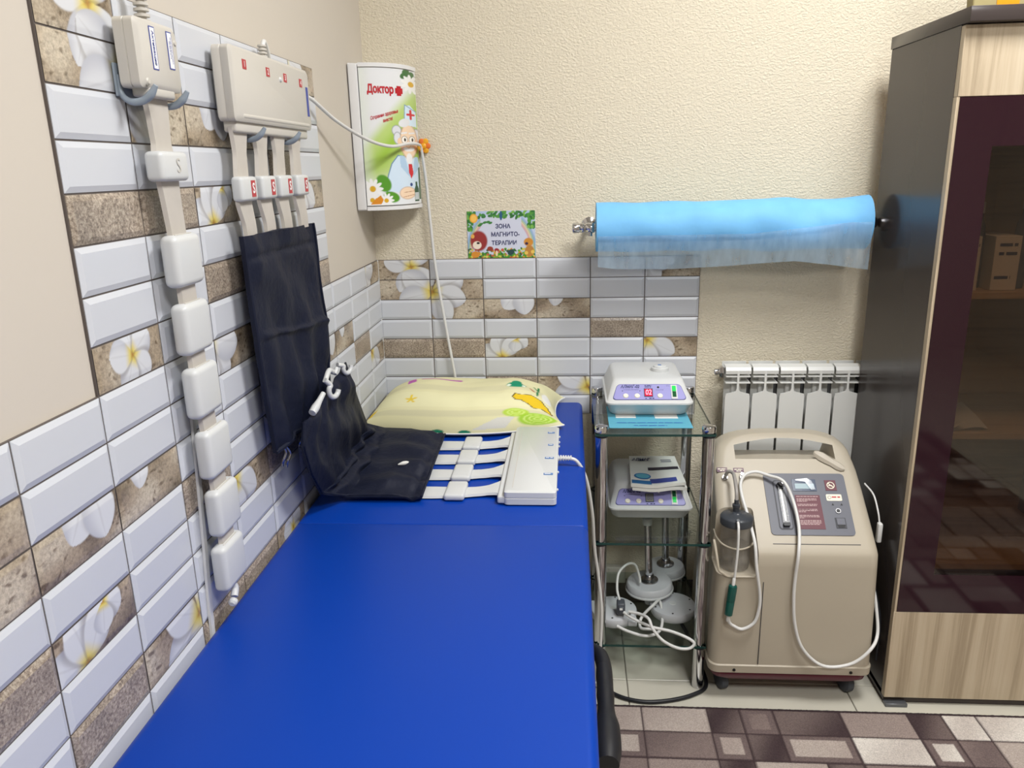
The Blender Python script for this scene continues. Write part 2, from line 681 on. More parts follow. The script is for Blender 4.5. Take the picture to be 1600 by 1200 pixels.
def print_lines(fr, a0, a1, b, hgt, h, seed=0):
    """A line of print too small to read in the photograph: a row of short dashes."""
    r = random.Random(seed)
    gs_, x = [], a0
    while x < a1:
        w = min(a1 - x, hgt * r.uniform(1.2, 4.5))
        gs_.append(([fr(x, b - hgt / 2, h), fr(x + w, b - hgt / 2, h), fr(x + w, b + hgt / 2, h), fr(x, b + hgt / 2, h)], [(0, 1, 2, 3)]))
        x += w + hgt * 0.6
    return gs_


# ------------------------------------------------------------------ painting helpers (flat print only)
def rgb(c):
    return np.array(lin(c)[:3])


def smooth(a, b, x):
    t = np.clip((x - a) / (b - a), 0, 1)
    return t * t * (3 - 2 * t)


def lay(C, mask, c):
    m = np.clip(mask, 0, 1)[..., None]
    return C * (1 - m) + (rgb(c) if isinstance(c, tuple) else c) * m


def ell(x, y, cx, cy, rx, ry, rot=0.0, soft=0.12):
    c, s = math.cos(rot), math.sin(rot)
    p, q = (x - cx) * c + (y - cy) * s, -(x - cx) * s + (y - cy) * c
    d = np.sqrt((p / rx) ** 2 + (q / ry) ** 2)
    return 1 - smooth(1 - soft, 1 + soft, d)


def poly(x, y, pts):
    inside = np.zeros(x.shape, bool)
    n = len(pts)
    j = n - 1
    for i in range(n):
        xi, yi, xj, yj = pts[i][0], pts[i][1], pts[j][0], pts[j][1]
        cond = ((yi > y) != (yj > y)) & (x < (xj - xi) * (y - yi) / (yj - yi + 1e-12) + xi)
        inside ^= cond
        j = i
    return inside.astype(float)


def seg(x, y, x0, y0, x1, y1, w):
    dx, dy = x1 - x0, y1 - y0
    t = np.clip(((x - x0) * dx + (y - y0) * dy) / (dx * dx + dy * dy), 0, 1)
    return 1 - smooth(w * 0.7, w * 1.3, np.hypot(x - x0 - t * dx, y - y0 - t * dy))


def wob(x, y, k=1.0, seed=0):
    r = np.random.RandomState(seed)
    o = np.zeros_like(x)
    for i in range(7):
        a, f, ph = r.rand() * 6.28, k * (0.6 + 2.2 * r.rand()), r.rand() * 6.28
        o += np.sin((x * math.cos(a) + y * math.sin(a)) * f + ph + 0.8 * o) / 7
    return o


# ------------------------------------------------------------------ room shell
W_T = 0.12
wall_left = ob('wall_left', rbox(-W_T, 0, -ROOM_D - W_T, W_T, 0, ROOM_H, 0), 'cream_wall', angle=0)
wall_back = ob('wall_back', rbox(0, ROOM_W, 0, W_T, 0, ROOM_H, 0), 'textured_wall', angle=0)
wall_right = ob('wall_right', rbox(ROOM_W, ROOM_W + W_T, -ROOM_D - W_T, W_T, 0, ROOM_H, 0), 'cream_wall', angle=0)
wall_front = ob('wall_front', rbox(0, ROOM_W, -ROOM_D - W_T, -ROOM_D, 0, ROOM_H, 0), 'cream_wall', angle=0)
ceiling = ob('ceiling', rbox(-W_T, ROOM_W + W_T, -ROOM_D - W_T, W_T, ROOM_H, ROOM_H + 0.1, 0), 'ceiling_white', angle=0)
floor = ob('floor', rbox(0, ROOM_W, -ROOM_D, 0, -0.1, -0.003, 0), 'floor_joint', angle=0)
for w in (wall_left, wall_back, wall_right, wall_front, ceiling, floor):
    w['kind'] = 'structure'

# floor tiles, cut where they meet the walls
FT = 0.589
tile_cache = {}
for i in range(-1, 6):
    for j in range(-1, 9):
        x0, x1 = 0.142 + (i) * FT + 0.0015, 0.142 + (i + 1) * FT - 0.0015
        y1, y0 = -0.413 - (j) * FT - 0.0015, -0.413 - (j + 1) * FT + 0.0015
        x0, x1, y0, y1 = max(x0, 0.0), min(x1, ROOM_W), max(y0, -ROOM_D), min(y1, 0.0)
        if x1 - x0 < 0.02 or y1 - y0 < 0.02:
            continue
        key = (round(x1 - x0, 3), round(y1 - y0, 3))
        if key not in tile_cache:
            hx, hy = (x1 - x0) / 2, (y1 - y0) / 2
            me = to_mesh('tile', [rbox(-hx, hx, -hy, hy, -0.008, 0.0, 0.0012, 1)], 30)
            me.materials.append(MATS['floor_tile'])
            tile_cache[key] = me
        t = link('tile', tile_cache[key], None, floor)
        t.location = ((x0 + x1) / 2, (y0 + y1) / 2, 0)

bb = ob('baseboard_back', rbox(0.0, ROOM_W, -0.012, 0.0, 0.0, 0.082, 0.003), 'dark_baseboard')
bb['kind'] = 'structure'

# ------------------------------------------------------------------ tile-look wall panels
TW, TH, ZT = 0.159, 0.06, 1.13
LAYOUT = ['FWWWWF', 'FFWWWW', 'WFFFWW', 'WWWWSW', 'SSFWWF', 'WWWWWW', 'WWSFWW', 'FWWWSS']
FLOWERS = [  # column, row (in tiles), petal length, petal half-width, petal angles (degrees, clockwise from right)
    (0.66, 0.36, 0.084, 0.026, (192, -110, -50, 118, 40)),
    (1.03, 1.62, 0.104, 0.034, (214, 166, -24, 14, 62)),
    (2.72, 1.35, 0.088, 0.032, (128, 84, 200, -20)),
    (3.40, 1.30, 0.066, 0.022, (100, 30)),
    (2.33, 4.97, 0.074, 0.026, (-158, -105, -52, 100)),
    (2.60, 4.05, 0.040, 0.020, (32, 100)),
    (5.06, 4.14, 0.092, 0.030, (26, 84, -60, 150)),
    (3.96, 6.55, 0.105, 0.032, (164, 208, 118, -60)),
    (0.52, 7.45, 0.052, 0.022, (-100, -28, 44, 116, 188)),
    (4.88, -0.1, 0.105, 0.034, (58, 14, 100)),
]


def flower_art(u, v):
    """Printed picture of plumeria on sand, in metres from the panel's top left corner."""
    n1 = wob(u, v, 34, 1)
    n2 = wob(u, v, 110, 2)
    C = np.zeros(u.shape + (3,)) + rgb((170, 154, 132))
    C = lay(C, smooth(-0.1, 0.5, n1) * 0.9, (202, 190, 170))
    C = lay(C, smooth(0.05, 0.5, -n1) * 0.85, (122, 108, 90))
    shell = smooth(0.25, 0.8, np.sin(u * 260 + 6 * n2) * np.sin(v * 330 + 5 * n1)) * smooth(0.0, 0.25, n2)
    C = lay(C, shell * 0.7, (92, 74, 54))
    A = 0.75 + 0.25 * n2
    for col, row, L, W, angs in FLOWERS:
        cu, cv = col * TW, row * TH
        d = np.hypot(u - cu, v - cv)
        for k, ang in enumerate(angs):
            a = math.radians(ang)
            p = (u - cu) * math.cos(a) + (v - cv) * math.sin(a)
            q = -(u - cu) * math.sin(a) + (v - cv) * math.cos(a)
            t = np.clip(p / L, 0, 1)
            half = W * np.power(np.sin(PI * np.power(t, 1.25)), 0.62) + 1e-6
            m = (1 - smooth(0.93, 1.07, np.abs(q) / half)) * (p > 0) * (p < L)
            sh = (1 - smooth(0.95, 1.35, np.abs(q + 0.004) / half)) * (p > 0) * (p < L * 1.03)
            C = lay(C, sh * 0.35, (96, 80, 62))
            white = np.zeros(u.shape + (3,)) + rgb((208, 210, 214))
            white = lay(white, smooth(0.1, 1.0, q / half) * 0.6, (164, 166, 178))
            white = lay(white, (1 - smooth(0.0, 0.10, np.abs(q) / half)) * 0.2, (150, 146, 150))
            white = lay(white, 1 - smooth(0.06, 0.36, t), (214, 196, 96))
            white = lay(white, 1 - smooth(0.0, 0.12, t), (168, 124, 56))
            C = C * (1 - m[..., None]) + white * m[..., None]
            A = A * (1 - m)
    return C, np.clip(A, 0, 1)


def bevel_tile(kind, col, row):
    hx, hz, dep, bev = TW / 2 - 0.0014, TH / 2 - 0.0012, 0.0040, 0.0072
    if kind != 'F':
        V, F = [], []
        for (ax, az, y) in ((hx, hz, 0.0), (hx, hz, -0.0012), (hx - bev, hz - bev, -dep)):
            V += [(-ax, y, -az), (ax, y, -az), (ax, y, az), (-ax, y, az)]
        for k in range(2):
            for i in range(4):
                j = (i + 1) % 4
                F.append((k * 4 + i, k * 4 + j, k * 4 + 4 + j, k * 4 + 4 + i))
        F.append((8, 9, 10, 11))
        me = to_mesh('tile', [(V, F)], 0)
        me.materials.append(MATS['white_tile' if kind == 'W' else 'sand_tile'])
        return me
    nx, nz = 110, 42
    xs, zs = np.linspace(-hx, hx, nx + 1), np.linspace(-hz, hz, nz + 1)
    X, Z = np.meshgrid(xs, zs, indexing='ij')
    edge = np.minimum(hx - np.abs(X), hz - np.abs(Z))
    Y = -(0.0012 + (dep * 0.6 - 0.0012) * np.clip(edge / bev, 0, 1))
    C, A = flower_art(X + (col + 0.5) * TW, (row + 0.5) * TH - Z)
    V = np.stack([X, Y, Z], -1).reshape(-1, 3)
    F = []
    for i in range(nx):
        for j in range(nz):
            a = i * (nz + 1) + j
            F.append((a, a + nz + 1, a + nz + 2, a + 1))
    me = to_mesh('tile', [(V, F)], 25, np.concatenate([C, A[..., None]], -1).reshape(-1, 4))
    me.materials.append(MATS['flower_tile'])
    return me


TILE_MESH = {}


def tile_panel(parent, loc, rotz):
    me = to_mesh('tile_panel', [rbox(0, 6 * TW, -0.0035, 0, 0, 8 * TH, 0)], 0)
    p = link('tile_panel', me, 'grout', parent)
    p.location = loc
    p.rotation_euler = (0, 0, rotz)
    for r in range(8):
        for c in range(6):
            k = LAYOUT[r][c]
            key = k if k in 'WS' else (r, c)
            if key not in TILE_MESH:
                TILE_MESH[key] = bevel_tile(k, c, r)
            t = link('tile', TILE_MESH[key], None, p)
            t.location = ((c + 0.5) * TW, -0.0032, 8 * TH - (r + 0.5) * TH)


tile_panel(wall_back, (0.0, 0, ZT - 8 * TH), 0)
tile_panel(wall_left, (0, -9 * TW, ZT), PI / 2)                  # the raised panel
for k in (6, 12, 18):
    tile_panel(wall_left, (0, -k * TW, ZT - 8 * TH), PI / 2)
# slim white strip in the corner between the two panels
cs = ob('trim_1', rbox(0.0, 0.006, -0.010, -0.0035, ZT - 8 * TH, ZT, 0.001, 1), 'white_plastic')
cs['kind'] = 'structure'

# ------------------------------------------------------------------ ceiling lamps
for i, (lx, ly, lw) in enumerate(LAMPS):
    t = thing('ceiling_lamp', ['square ceiling lamp panel over the open floor beside the couch', 'square ceiling lamp panel in front of the cupboard'][i], 'lamp', (lx, ly, ROOM_H - 0.04), 'ceiling lamp panels')
    fr = [rbox(lx - 0.3, lx + 0.3, ly + s * 0.29 - 0.01, ly + s * 0.29 + 0.01, ROOM_H - 0.04, ROOM_H, 0.002, 1) for s in (-1, 1)]
    fr += [rbox(lx + s * 0.29 - 0.01, lx + s * 0.29 + 0.01, ly - 0.28, ly + 0.28, ROOM_H - 0.04, ROOM_H, 0.002, 1) for s in (-1, 1)]
    ob('frame', fr, 'lamp_frame', t)
    ob('diffuser', rbox(lx - 0.28, lx + 0.28, ly - 0.28, ly + 0.28, ROOM_H - 0.03, ROOM_H - 0.024, 0), 'lamp_diffuser', t)

# ------------------------------------------------------------------ treatment couch
CT = 0.695
couch = thing('treatment_couch', 'blue vinyl treatment couch along the tiled wall', 'couch', (0.31, -1.0, 0))


def cushion(y0, y1, r0, r1):
    """Upholstered slab; r0 and r1 round its two ends over the long rounded sides."""
    rings = []
    prof = [(y0, r0), (y0 + r0 * 0.13, r0 * 0.5), (y0 + r0 * 0.5, r0 * 0.13), (y0 + r0, 0)]
    prof += [(y1 - r1, 0), (y1 - r1 * 0.5, r1 * 0.13), (y1 - r1 * 0.13, r1 * 0.5), (y1, r1)]
    for y, i in prof:
        rings.append([(x, y, z) for x, z in rrect(0.312, CT - 0.035, 0.300 - i, 0.035 - i, 0.016, 6)])
    return loft(rings)


ob('head_section', cushion(-0.8765, -0.022, 0.004, 0.014), 'blue_vinyl', couch)
ob('body_section', cushion(-1.98, -0.8775, 0.014, 0.004), 'blue_vinyl', couch)
ob('side_rail', [rbox(0.06, 0.10, -1.94, -0.06, CT - 0.115, CT - 0.07, 0.004)], 'grey_metal', couch)
ob('side_rail', [rbox(0.53, 0.57, -1.94, -0.06, CT - 0.115, CT - 0.07, 0.004)], 'grey_metal', couch)
for x in (0.08, 0.55):
    for y in (-0.16, -1.84):
        lg = ob('leg', tube([(x, y, 0.02), (x, y, CT - 0.115)], 0.02, 16, 0), 'grey_metal', couch)
        ob('foot', lathe([(0.024, 0), (0.026, 0.004), (0.026, 0.02), (0.021, 0.026)], (x, y, 0), 'z', 20), 'black_rubber', lg)
ob('cross_bar', tube([(0.08, -0.16, 0.2), (0.55, -0.16, 0.2)], 0.012, 12, 0), 'grey_metal', couch)
ob('cross_bar', tube([(0.08, -1.84, 0.2), (0.55, -1.84, 0.2)], 0.012, 12, 0), 'grey_metal', couch)
lev = ob('lever_arm', [tube([(0.56, -1.10, 0.585), (0.612, -1.14, 0.592), (0.630, -1.185, 0.598), (0.630, -1.30, 0.6)], 0.0125, 12, 6)], 'black_rubber', couch)
ob('lever_grip', [tube([(0.630, -1.20, 0.599), (0.630, -1.27, 0.6), (0.629, -1.34, 0.6), (0.627, -1.415, 0.6)], 0.014, 16, 8,
                       radii=[0.012, 0.0135, 0.0125, 0.0140, 0.0125, 0.0140, 0.019, 0.020, 0.020, 0.016])], 'black_rubber', lev)

# ------------------------------------------------------------------ pillow
PW, PH = 0.268, 0.098
pil = thing('pillow', 'pale yellow patterned pillow lying at the head of the couch', 'pillow', (0.278, -0.178, CT))
nu, nv = 170, 150
U, Vv = np.meshgrid(np.linspace(-1, 1, nu + 1), np.sin(np.linspace(-PI / 2, PI / 2, nv + 1)), indexing='ij')
prof = np.power(np.clip(1 - np.abs(U) ** 4.2, 0, 1), 0.62) * np.power(np.clip(1 - np.abs(Vv) ** 3.2, 0, 1), 0.6)
wr = wob(U * 1.0, Vv * 1.0, 3.2, 5) * 0.008 + wob(U, Vv, 9, 6) * 0.003 + 0.003 * np.sin(7 * U + 9 * Vv) * np.exp(-((U - 0.75) ** 2) / 0.05)
earx = 1 + 0.05 * np.abs(Vv) ** 5 - 0.05 * (1 - np.abs(Vv) ** 2)
yf_, yb_ = -0.285 - 0.075 * (1 - U ** 2), -0.024
Xp = 0.278 + PW * U * earx
Xp = np.maximum(Xp, 0.012)
Yp = (yf_ + yb_) / 2 + (yb_ - yf_) / 2 * Vv
sag = -0.010 * np.exp(-((U - 0.1) ** 2 / 0.12 + (Vv - 0.2) ** 2 / 0.2))
Zt = CT + 0.012 + (PH + wr + sag) * prof
Zb = CT + 0.012 - 0.0105 * np.clip(prof * 2.2, 0, 1)
# printed pattern on the cover: a along it, b up the front and over the top in equal steps of cloth
knots_v = [-1.0, -0.98, -0.95, -0.90, -0.84, -0.69, -0.48, -0.20, 0.10, 1.0]
knots_b = [-0.95, -0.78, -0.62, -0.42, -0.20, 0.10, 0.32, 0.52, 0.66, 1.0]
a_, b_ = U, np.interp(Vv, knots_v, knots_b)
Cp = np.zeros(U.shape + (3,)) + rgb((218, 214, 172))
Cp = lay(Cp, smooth(0.0, 0.05, b_ - 0.36) * smooth(0.0, 0.05, 0.56 - b_) * 0.40 + smooth(0.0, 0.05, b_ + 0.50) * smooth(0.0, 0.05, -0.20 - b_) * 0.50, (190, 186, 156))
Cp = lay(Cp, ((b_ > -0.12) & (b_ < 0.3)) * 0.35, (228, 226, 186))
Cp = lay(Cp, poly(a_, b_, [(0.12, -0.90), (0.45, -0.86), (0.55, -0.50), (0.38, -0.52)]) * 0.8, (204, 204, 204))
for ang in range(5):
    aa = ang * 2 * PI / 5 + 0.4
    Cp = lay(Cp, seg(a_, b_, -0.52, 0.10, -0.52 + 0.055 * math.cos(aa), 0.10 + 0.10 * math.sin(aa), 0.014), (218, 190, 60))
Cp = lay(Cp, poly(a_, b_, [(-0.67, 0.70), (-0.58, 0.72), (-0.55, 0.62), (-0.64, 0.56)]), (180, 96, 168))
Cp = lay(Cp, seg(a_, b_, -0.50, 0.70, -0.06, 0.70, 0.016), (180, 96, 168))
Cp = lay(Cp, ell(a_, b_, 0.58, 0.52, 0.105, 0.075) + ell(a_, b_, 0.58, 0.60, 0.055, 0.07), (28, 140, 104))
Cp = lay(Cp, ell(a_, b_, 0.50, 0.51, 0.02, 0.035) + ell(a_, b_, 0.66, 0.51, 0.02, 0.035), (226, 236, 220))
Cp = lay(Cp, ell(a_, b_, 0.56, -0.36, 0.13, 0.17) * 0.95, (172, 202, 66))
Cp = lay(Cp, ell(a_, b_, 0.76, -0.62, 0.19, 0.24) * 0.95, (154, 196, 50))
for cx_, cy_, rr in ((0.56, -0.36, 0.08), (0.56, -0.36, 0.04), (0.76, -0.62, 0.13), (0.76, -0.62, 0.08), (0.76, -0.62, 0.035)):
    d = np.hypot((a_ - cx_), (b_ - cy_) * 0.76)
    Cp = lay(Cp, (1 - smooth(0.006, 0.014, np.abs(d - rr))) * 0.8, (202, 222, 124))
goat = [(0.54, 0.20), (0.57, 0.30), (0.63, 0.27), (0.74, 0.28), (0.84, 0.20), (0.89, 0.02), (0.92, -0.36), (0.86, -0.20), (0.82, -0.12), (0.74, -0.14), (0.69, 0.02), (0.63, 0.12), (0.57, 0.12)]
gp = poly(a_, b_, goat)
Cp = lay(Cp, gp, (222, 188, 40))
for k in range(len(goat)):
    q0, q1 = goat[k], goat[(k + 1) % len(goat)]
    Cp = lay(Cp, seg(a_, b_, q0[0], q0[1], q1[0], q1[1], 0.007), (90, 74, 30))
Cp = lay(Cp, ell(a_, b_, 0.90, 0.38, 0.05, 0.17), (228, 228, 224))
Cp = lay(Cp, seg(a_, b_, 0.80, 0.32, 0.82, 0.60, 0.010) + seg(a_, b_, 0.82, 0.5, 0.77, 0.58, 0.008), (40, 120, 70))
Cp = lay(Cp, seg(a_, b_, 0.73, 0.48, 0.77, 0.42, 0.012), (176, 92, 40))
Cp = lay(Cp, poly(a_, b_, [(-0.99, -0.5), (-0.92, -0.45), (-0.88, -0.10), (-0.96, -0.15)]), (222, 188, 40))
Cp = lay(Cp, ell(a_, b_, -0.20, -0.93, 0.06, 0.05) + ell(a_, b_, 0.06, -0.945, 0.06, 0.05), (28, 120, 90))
wh = np.ones(U.shape + (1,))
V1 = np.stack([Xp, Yp, Zt], -1).reshape(-1, 3)
V2 = np.stack([Xp, Yp, Zb], -1).reshape(-1, 3)
F = []
m_ = (nu + 1) * (nv + 1)
for i in range(nu):
    for j in range(nv):
        a = i * (nv + 1) + j
        F.append((a, a + nv + 1, a + nv + 2, a + 1))
        F.append((m_ + a + 1, m_ + a + nv + 2, m_ + a + nv + 1, m_ + a))
cp4 = np.concatenate([Cp, wh], -1).reshape(-1, 4)
ob('pillow_cover', (np.concatenate([V1, V2]), F), 'pillow_print', pil, 60, np.concatenate([cp4, cp4]))
rim = [(Xp[i, 0], Yp[i, 0], CT + 0.012) for i in range(0, nu + 1, 6)] + [(Xp[nu, j], Yp[nu, j], CT + 0.012) for j in range(6, nv + 1, 6)]
ob('seam', tube(rim, 0.0022, 6, 3), 'paper_white', pil)

# ------------------------------------------------------------------ four-strap magnetic applicator lying on the couch
ap = thing('magnetic_applicator', 'white four strap magnetic applicator with navy cloth lying on the blue couch', 'medical device', (0.4, -0.58, CT), 'four strap magnetic applicators')
body = []
for z, i in ((CT + 0.001, 0.004), (CT + 0.004, 0.0), (CT + 0.017, 0.0), (CT + 0.0185, 0.0015), (CT + 0.020, 0.0), (CT + 0.031, 0.0), (CT + 0.034, 0.004)):
    body.append([(x, y, z) for x, y in rrect(0.4915, -0.574, 0.0555 - i, 0.214 - i, 0.008)])
cb = ob('control_box', loft(body), 'white_plastic', ap)
ob('flange', rbox(0.421, 0.440, -0.782, -0.366, CT + 0.003, CT + 0.020, 0.004), 'white_plastic', cb)
ob('groove', rbox(0.452, 0.4535, -0.765, -0.385, CT + 0.0338, CT + 0.0344, 0), 'cream_plastic', cb)
topf = Frame((0.4915, -0.574, CT + 0.0342), (1, 0, 0), (0, 1, 0))
for y, w in ((-0.412, 0.011), (-0.502, 0.008), (-0.591, 0.013), (-0.690, 0.013)):
    ob('number_label', topf.rect(0.530 - 0.4915 - w, 0.530 - 0.4915 + w * 0.6, y + 0.574 - 0.0055, y + 0.574 + 0.0055, 0, 0.0004), 'blue_print', cb)
    ob('small_print', print_lines(topf, 0.0405 - w, 0.0365 + w * 0.6, y + 0.574, 0.004, 0.0008, int(-y * 100)), 'white_print', cb, 0)
for y in (-0.40, -0.44, -0.47, -0.55, -0.64, -0.74):
    ob('side_stud', lathe([(0.003, 0), (0.003, 0.003), (0.001, 0.004)], (0.5468, y, CT + 0.018), 'x', 10), 'white_plastic', cb)
SY = (-0.430, -0.528, -0.626, -0.729)
for y in SY:
    s = ob('strap', [band([(0.428, y + 0.012, CT + 0.011), (0.412, y + 0.010, CT + 0.009), (0.385, y + 0.006, CT + 0.005), (0.345, y, CT + 0.004), (0.29, y, CT + 0.003), (0.22, y, CT + 0.003)],
                          (0, 1, 0), (0.094, 0.066, 0.048, 0.044, 0.050, 0.056, 0.058), (0, 0, 1), 0.005)], 'white_plastic', ap)
    ob('magnet_block', rbox(0.303, 0.348, y - 0.040, y + 0.040, CT + 0.002, CT + 0.017, 0.006, 4), 'white_plastic', s)


def lerp_grid(rows, u, v):
    x = u * (len(rows) - 1)
    i = min(int(x), len(rows) - 2)
    t = x - i
    t = t * t * (3 - 2 * t) * 0.5 + t * 0.5
    a = np.array(rows[i][0]) * (1 - v) + np.array(rows[i][1]) * v
    b = np.array(rows[i + 1][0]) * (1 - v) + np.array(rows[i + 1][1]) * v
    return a * (1 - t) + b * t


CR = [((0.246, -0.376, CT + 0.012), (0.257, -0.775, CT + 0.010)), ((0.15, -0.358, CT + 0.024), (0.165, -0.778, CT + 0.013)),
      ((0.072, -0.335, CT + 0.020), (0.085, -0.778, CT + 0.012)), ((0.042, -0.40, CT + 0.055), (0.060, -0.85, CT + 0.052)),
      ((0.060, -0.53, CT + 0.165), (0.070, -0.93, CT + 0.130)), ((0.068, -0.59, CT + 0.225), (0.074, -0.965, CT + 0.195)), ((0.072, -0.640, CT + 0.280), (0.074, -0.952, CT + 0.240))]


def couch_cloth(u, v):
    p = lerp_grid(CR, u, v)
    wv = 0.5 + 0.5 * math.sin(v * 4 * 2 * PI - 1.2)
    n = 0.5 * math.sin(9 * u + 5 * v) + 0.5 * math.sin(17 * u - 11 * v + 1.3) + 0.35 * math.sin(31 * v + 8 * u)
    edge = min(1.0, 8 * min(v, 1 - v), 14 * min(u + 0.02, 1 - u + 0.02))
    lift = (0.009 * wv * (u < 0.5) + 0.0075 * (n + 1.4) + 0.004 * math.sin(23 * u + 14 * v) * math.sin(19 * v)) * edge
    crease = -0.012 * math.exp(-((u - 0.40 - 0.05 * v) / 0.02) ** 2) * edge - 0.006 * math.exp(-((u - 0.045) / 0.014) ** 2)
    flat = max(0.0, 1 - u / 0.42)
    nrm = np.array([0.25 + 0.75 * (1 - flat), -0.1 * (1 - flat), 0.2 + 0.8 * flat])
    nrm /= np.linalg.norm(nrm)
    q = p + nrm * (lift + crease + 0.004)
    q[0] = max(q[0], 0.018)
    return q


cl = ob('cloth_cover', sheet(couch_cloth, 110, 70, 0.004), 'navy_fabric', ap, 60)
tg = lambda x, y: tuple(couch_cloth((0.246 - x) / 0.46, (-0.37 - y) / 0.40))
ob('hole_patch', tube([(0.178, -0.640, CT + 0.035), (0.193, -0.634, CT + 0.037), (0.203, -0.625, CT + 0.035)], 0.004, 8, 4, radii=[0.0015, 0.005, 0.004, 0.001]), 'paper_white', cl)
ob('edge_hem', tube([tuple(np.array(couch_cloth(0.004, k / 14)) + (0, 0, 0.001)) for k in range(15)], 0.003, 6, 3), 'navy_fabric', cl)
ob('edge_hem', tube([tuple(couch_cloth(k / 20, 0.985)) for k in range(21)], 0.003, 6, 3), 'navy_fabric', cl)


def hook_clip(parent, o, x, y, s=1.0, sweep=230, start=0):
    """Small white plastic hook: an open ring on a short stem, lying in the plane of x and y."""
    f = Frame(o, x, y)
    P = []
    for k in range(9):
        a = math.radians(start + sweep * k / 8)
        P.append(tuple(f(0.0125 * s * math.cos(a), 0.0125 * s * math.sin(a), 0)))
    a = math.radians(start)
    P.insert(0, tuple(f(0.026 * s * math.cos(a), 0.026 * s * math.sin(a), -0.004)))
    ob('hook_clip', tube(P, 0.0044 * s, 10, 5), 'white_plastic', parent)


hook_clip(ap, (0.092, -0.690, CT + 0.283), (0.35, 0.94, 0), (0, 0, 1), 1.15, 200, 160)
hook_clip(ap, (0.095, -0.805, CT + 0.264), (0.35, 0.94, 0), (0, 0, 1), 1.25, 215, 130)
ob('hook_clip', tube([(0.088, -0.925, CT + 0.252), (0.092, -0.905, CT + 0.262), (0.098, -0.880, CT + 0.278)], 0.0062, 10, 5, radii=[0.0075, 0.0085, 0.006, 0.005]), 'white_plastic', ap)
ob('hook_clip', tube([(0.082, -0.815, CT + 0.284), (0.084, -0.792, CT + 0.300), (0.086, -0.772, CT + 0.292)], 0.0055, 10, 5), 'white_plastic', ap)
ob('hook_clip', tube([(0.082, -0.750, CT + 0.282), (0.084, -0.738, CT + 0.292)], 0.005, 10, 5), 'white_plastic', ap)
cbl = ob('cable', [tube([(0.547, -0.553, CT + 0.018), (0.566, -0.556, CT + 0.020), (0.592, -0.556, CT + 0.012), (0.615, -0.545, CT - 0.04), (0.630, -0.52, CT - 0.14), (0.637, -0.49, CT - 0.25), (0.648, -0.475, CT - 0.34), (0.657, -0.475, CT - 0.44), (0.654, -0.478, CT - 0.56), (0.648, -0.47, CT - 0.67), (0.640, -0.40, 0.008), (0.632, -0.20, 0.006)], 0.0042, 10, 8)], 'white_cable', ap)
ob('strain_relief', [lathe(ribs(0.0078, 0.0052, 6, 0.006), (0.546, -0.553, CT + 0.019), (1, -0.05, 0.02), 14)] +
   [], 'white_plastic', cbl)

# ------------------------------------------------------------------ four-strap applicator hanging on the wall
aw = thing('magnetic_applicator', 'cream four strap magnetic applicator with navy cloth hanging on the tiled wall', 'medical device', (0.03, -0.84, 1.45), 'four strap magnetic applicators')
bx = []
for x, i in ((0.0160, 0.004), (0.019, 0.0), (0.031, 0.0), (0.0325, 0.001), (0.034, 0.0), (0.045, 0.0), (0.0485, 0.005)):
    bx.append([(x, y, z) for y, z in rrect(-0.838, 1.5275, 0.190 - i, 0.0575 - i, 0.008)])
wb = ob('control_box', loft(bx), 'cream_plastic', aw)
ob('flange', [rbox(0.019, 0.041, -1.016, -0.660, 1.453, 1.474, 0.004), rbox(0.02, 0.0500, -1.000, -0.664, 1.4745, 1.4835, 0.004)], 'cream_plastic', wb)
wf = Frame((0.0485, -0.838, 1.5265), (0, 1, 0), (0, 0, 1))
for k, y in enumerate((-0.975, -0.872, -0.786, -0.700)):
    ob('number_label', wf.rect(y + 0.838 - 0.008, y + 0.838 + 0.008, 0.026 - 0.001 * k, 0.041 - 0.001 * k, 0, 0.0005), 'red_label', wb)
    ob('digit', text_geo('1234'[k], 0.009, wf, y + 0.838, 0.0335 - 0.001 * k, 0.0009, 0.02), 'white_print', wb, 0)
ob('serial_label', wf.rect(0.166, 0.178, -0.030, 0.026, 0, 0.0004), 'indigo_print', wb)
ob('indicator', wf.disc(0.026, 0.026, 0.005, 0, 0.003, 16, 0.003), 'white_plastic', wb)
STR = ((-0.984, -0.997), (-0.892, -0.906), (-0.804, -0.818), (-0.714, -0.724))
for y0, y1 in STR:
    s = ob('strap', band([(0.028, y0, 1.462), (0.028, y0 - 0.003, 1.448), (0.028, y0 - 0.006, 1.42), (0.029, y1, 1.375), (0.029, y1, 1.34), (0.03, y1 + 0.009, 1.305), (0.03, y1 + 0.011, 1.279)],
                          (0, 1, 0), (0.076, 0.060, 0.046, 0.052, 0.058, 0.048, 0.046), (1, 0, 0), 0.006), 'strap_cream', aw)
    pf = Frame((0.0455, y1, 1.3635), (0, 1, 0), (0, 0, 1))
    ob('magnet_block', rbox(0.026, 0.0455, y1 - 0.033, y1 + 0.033, 1.3435, 1.3835, 0.006, 4), 'white_plastic', s)
    ob('pole_label', pf.rect(0.004, 0.021, -0.0135, 0.0135, 0, 0.0006), 'red_label', s)
    ob('letter', text_geo('S', 0.016, pf, 0.0125, 0, 0.001, 0.03), 'white_print', s, 0)
WR = [((0.038, -1.036, 1.288), (0.038, -0.668, 1.284)), ((0.040, -1.036, 1.20), (0.040, -0.662, 1.195)), ((0.042, -1.034, 1.10), (0.042, -0.655, 1.09)),
      ((0.043, -1.022, 1.00), (0.043, -0.655, 0.985)), ((0.042, -1.004, 0.895), (0.042, -0.670, 0.910))]


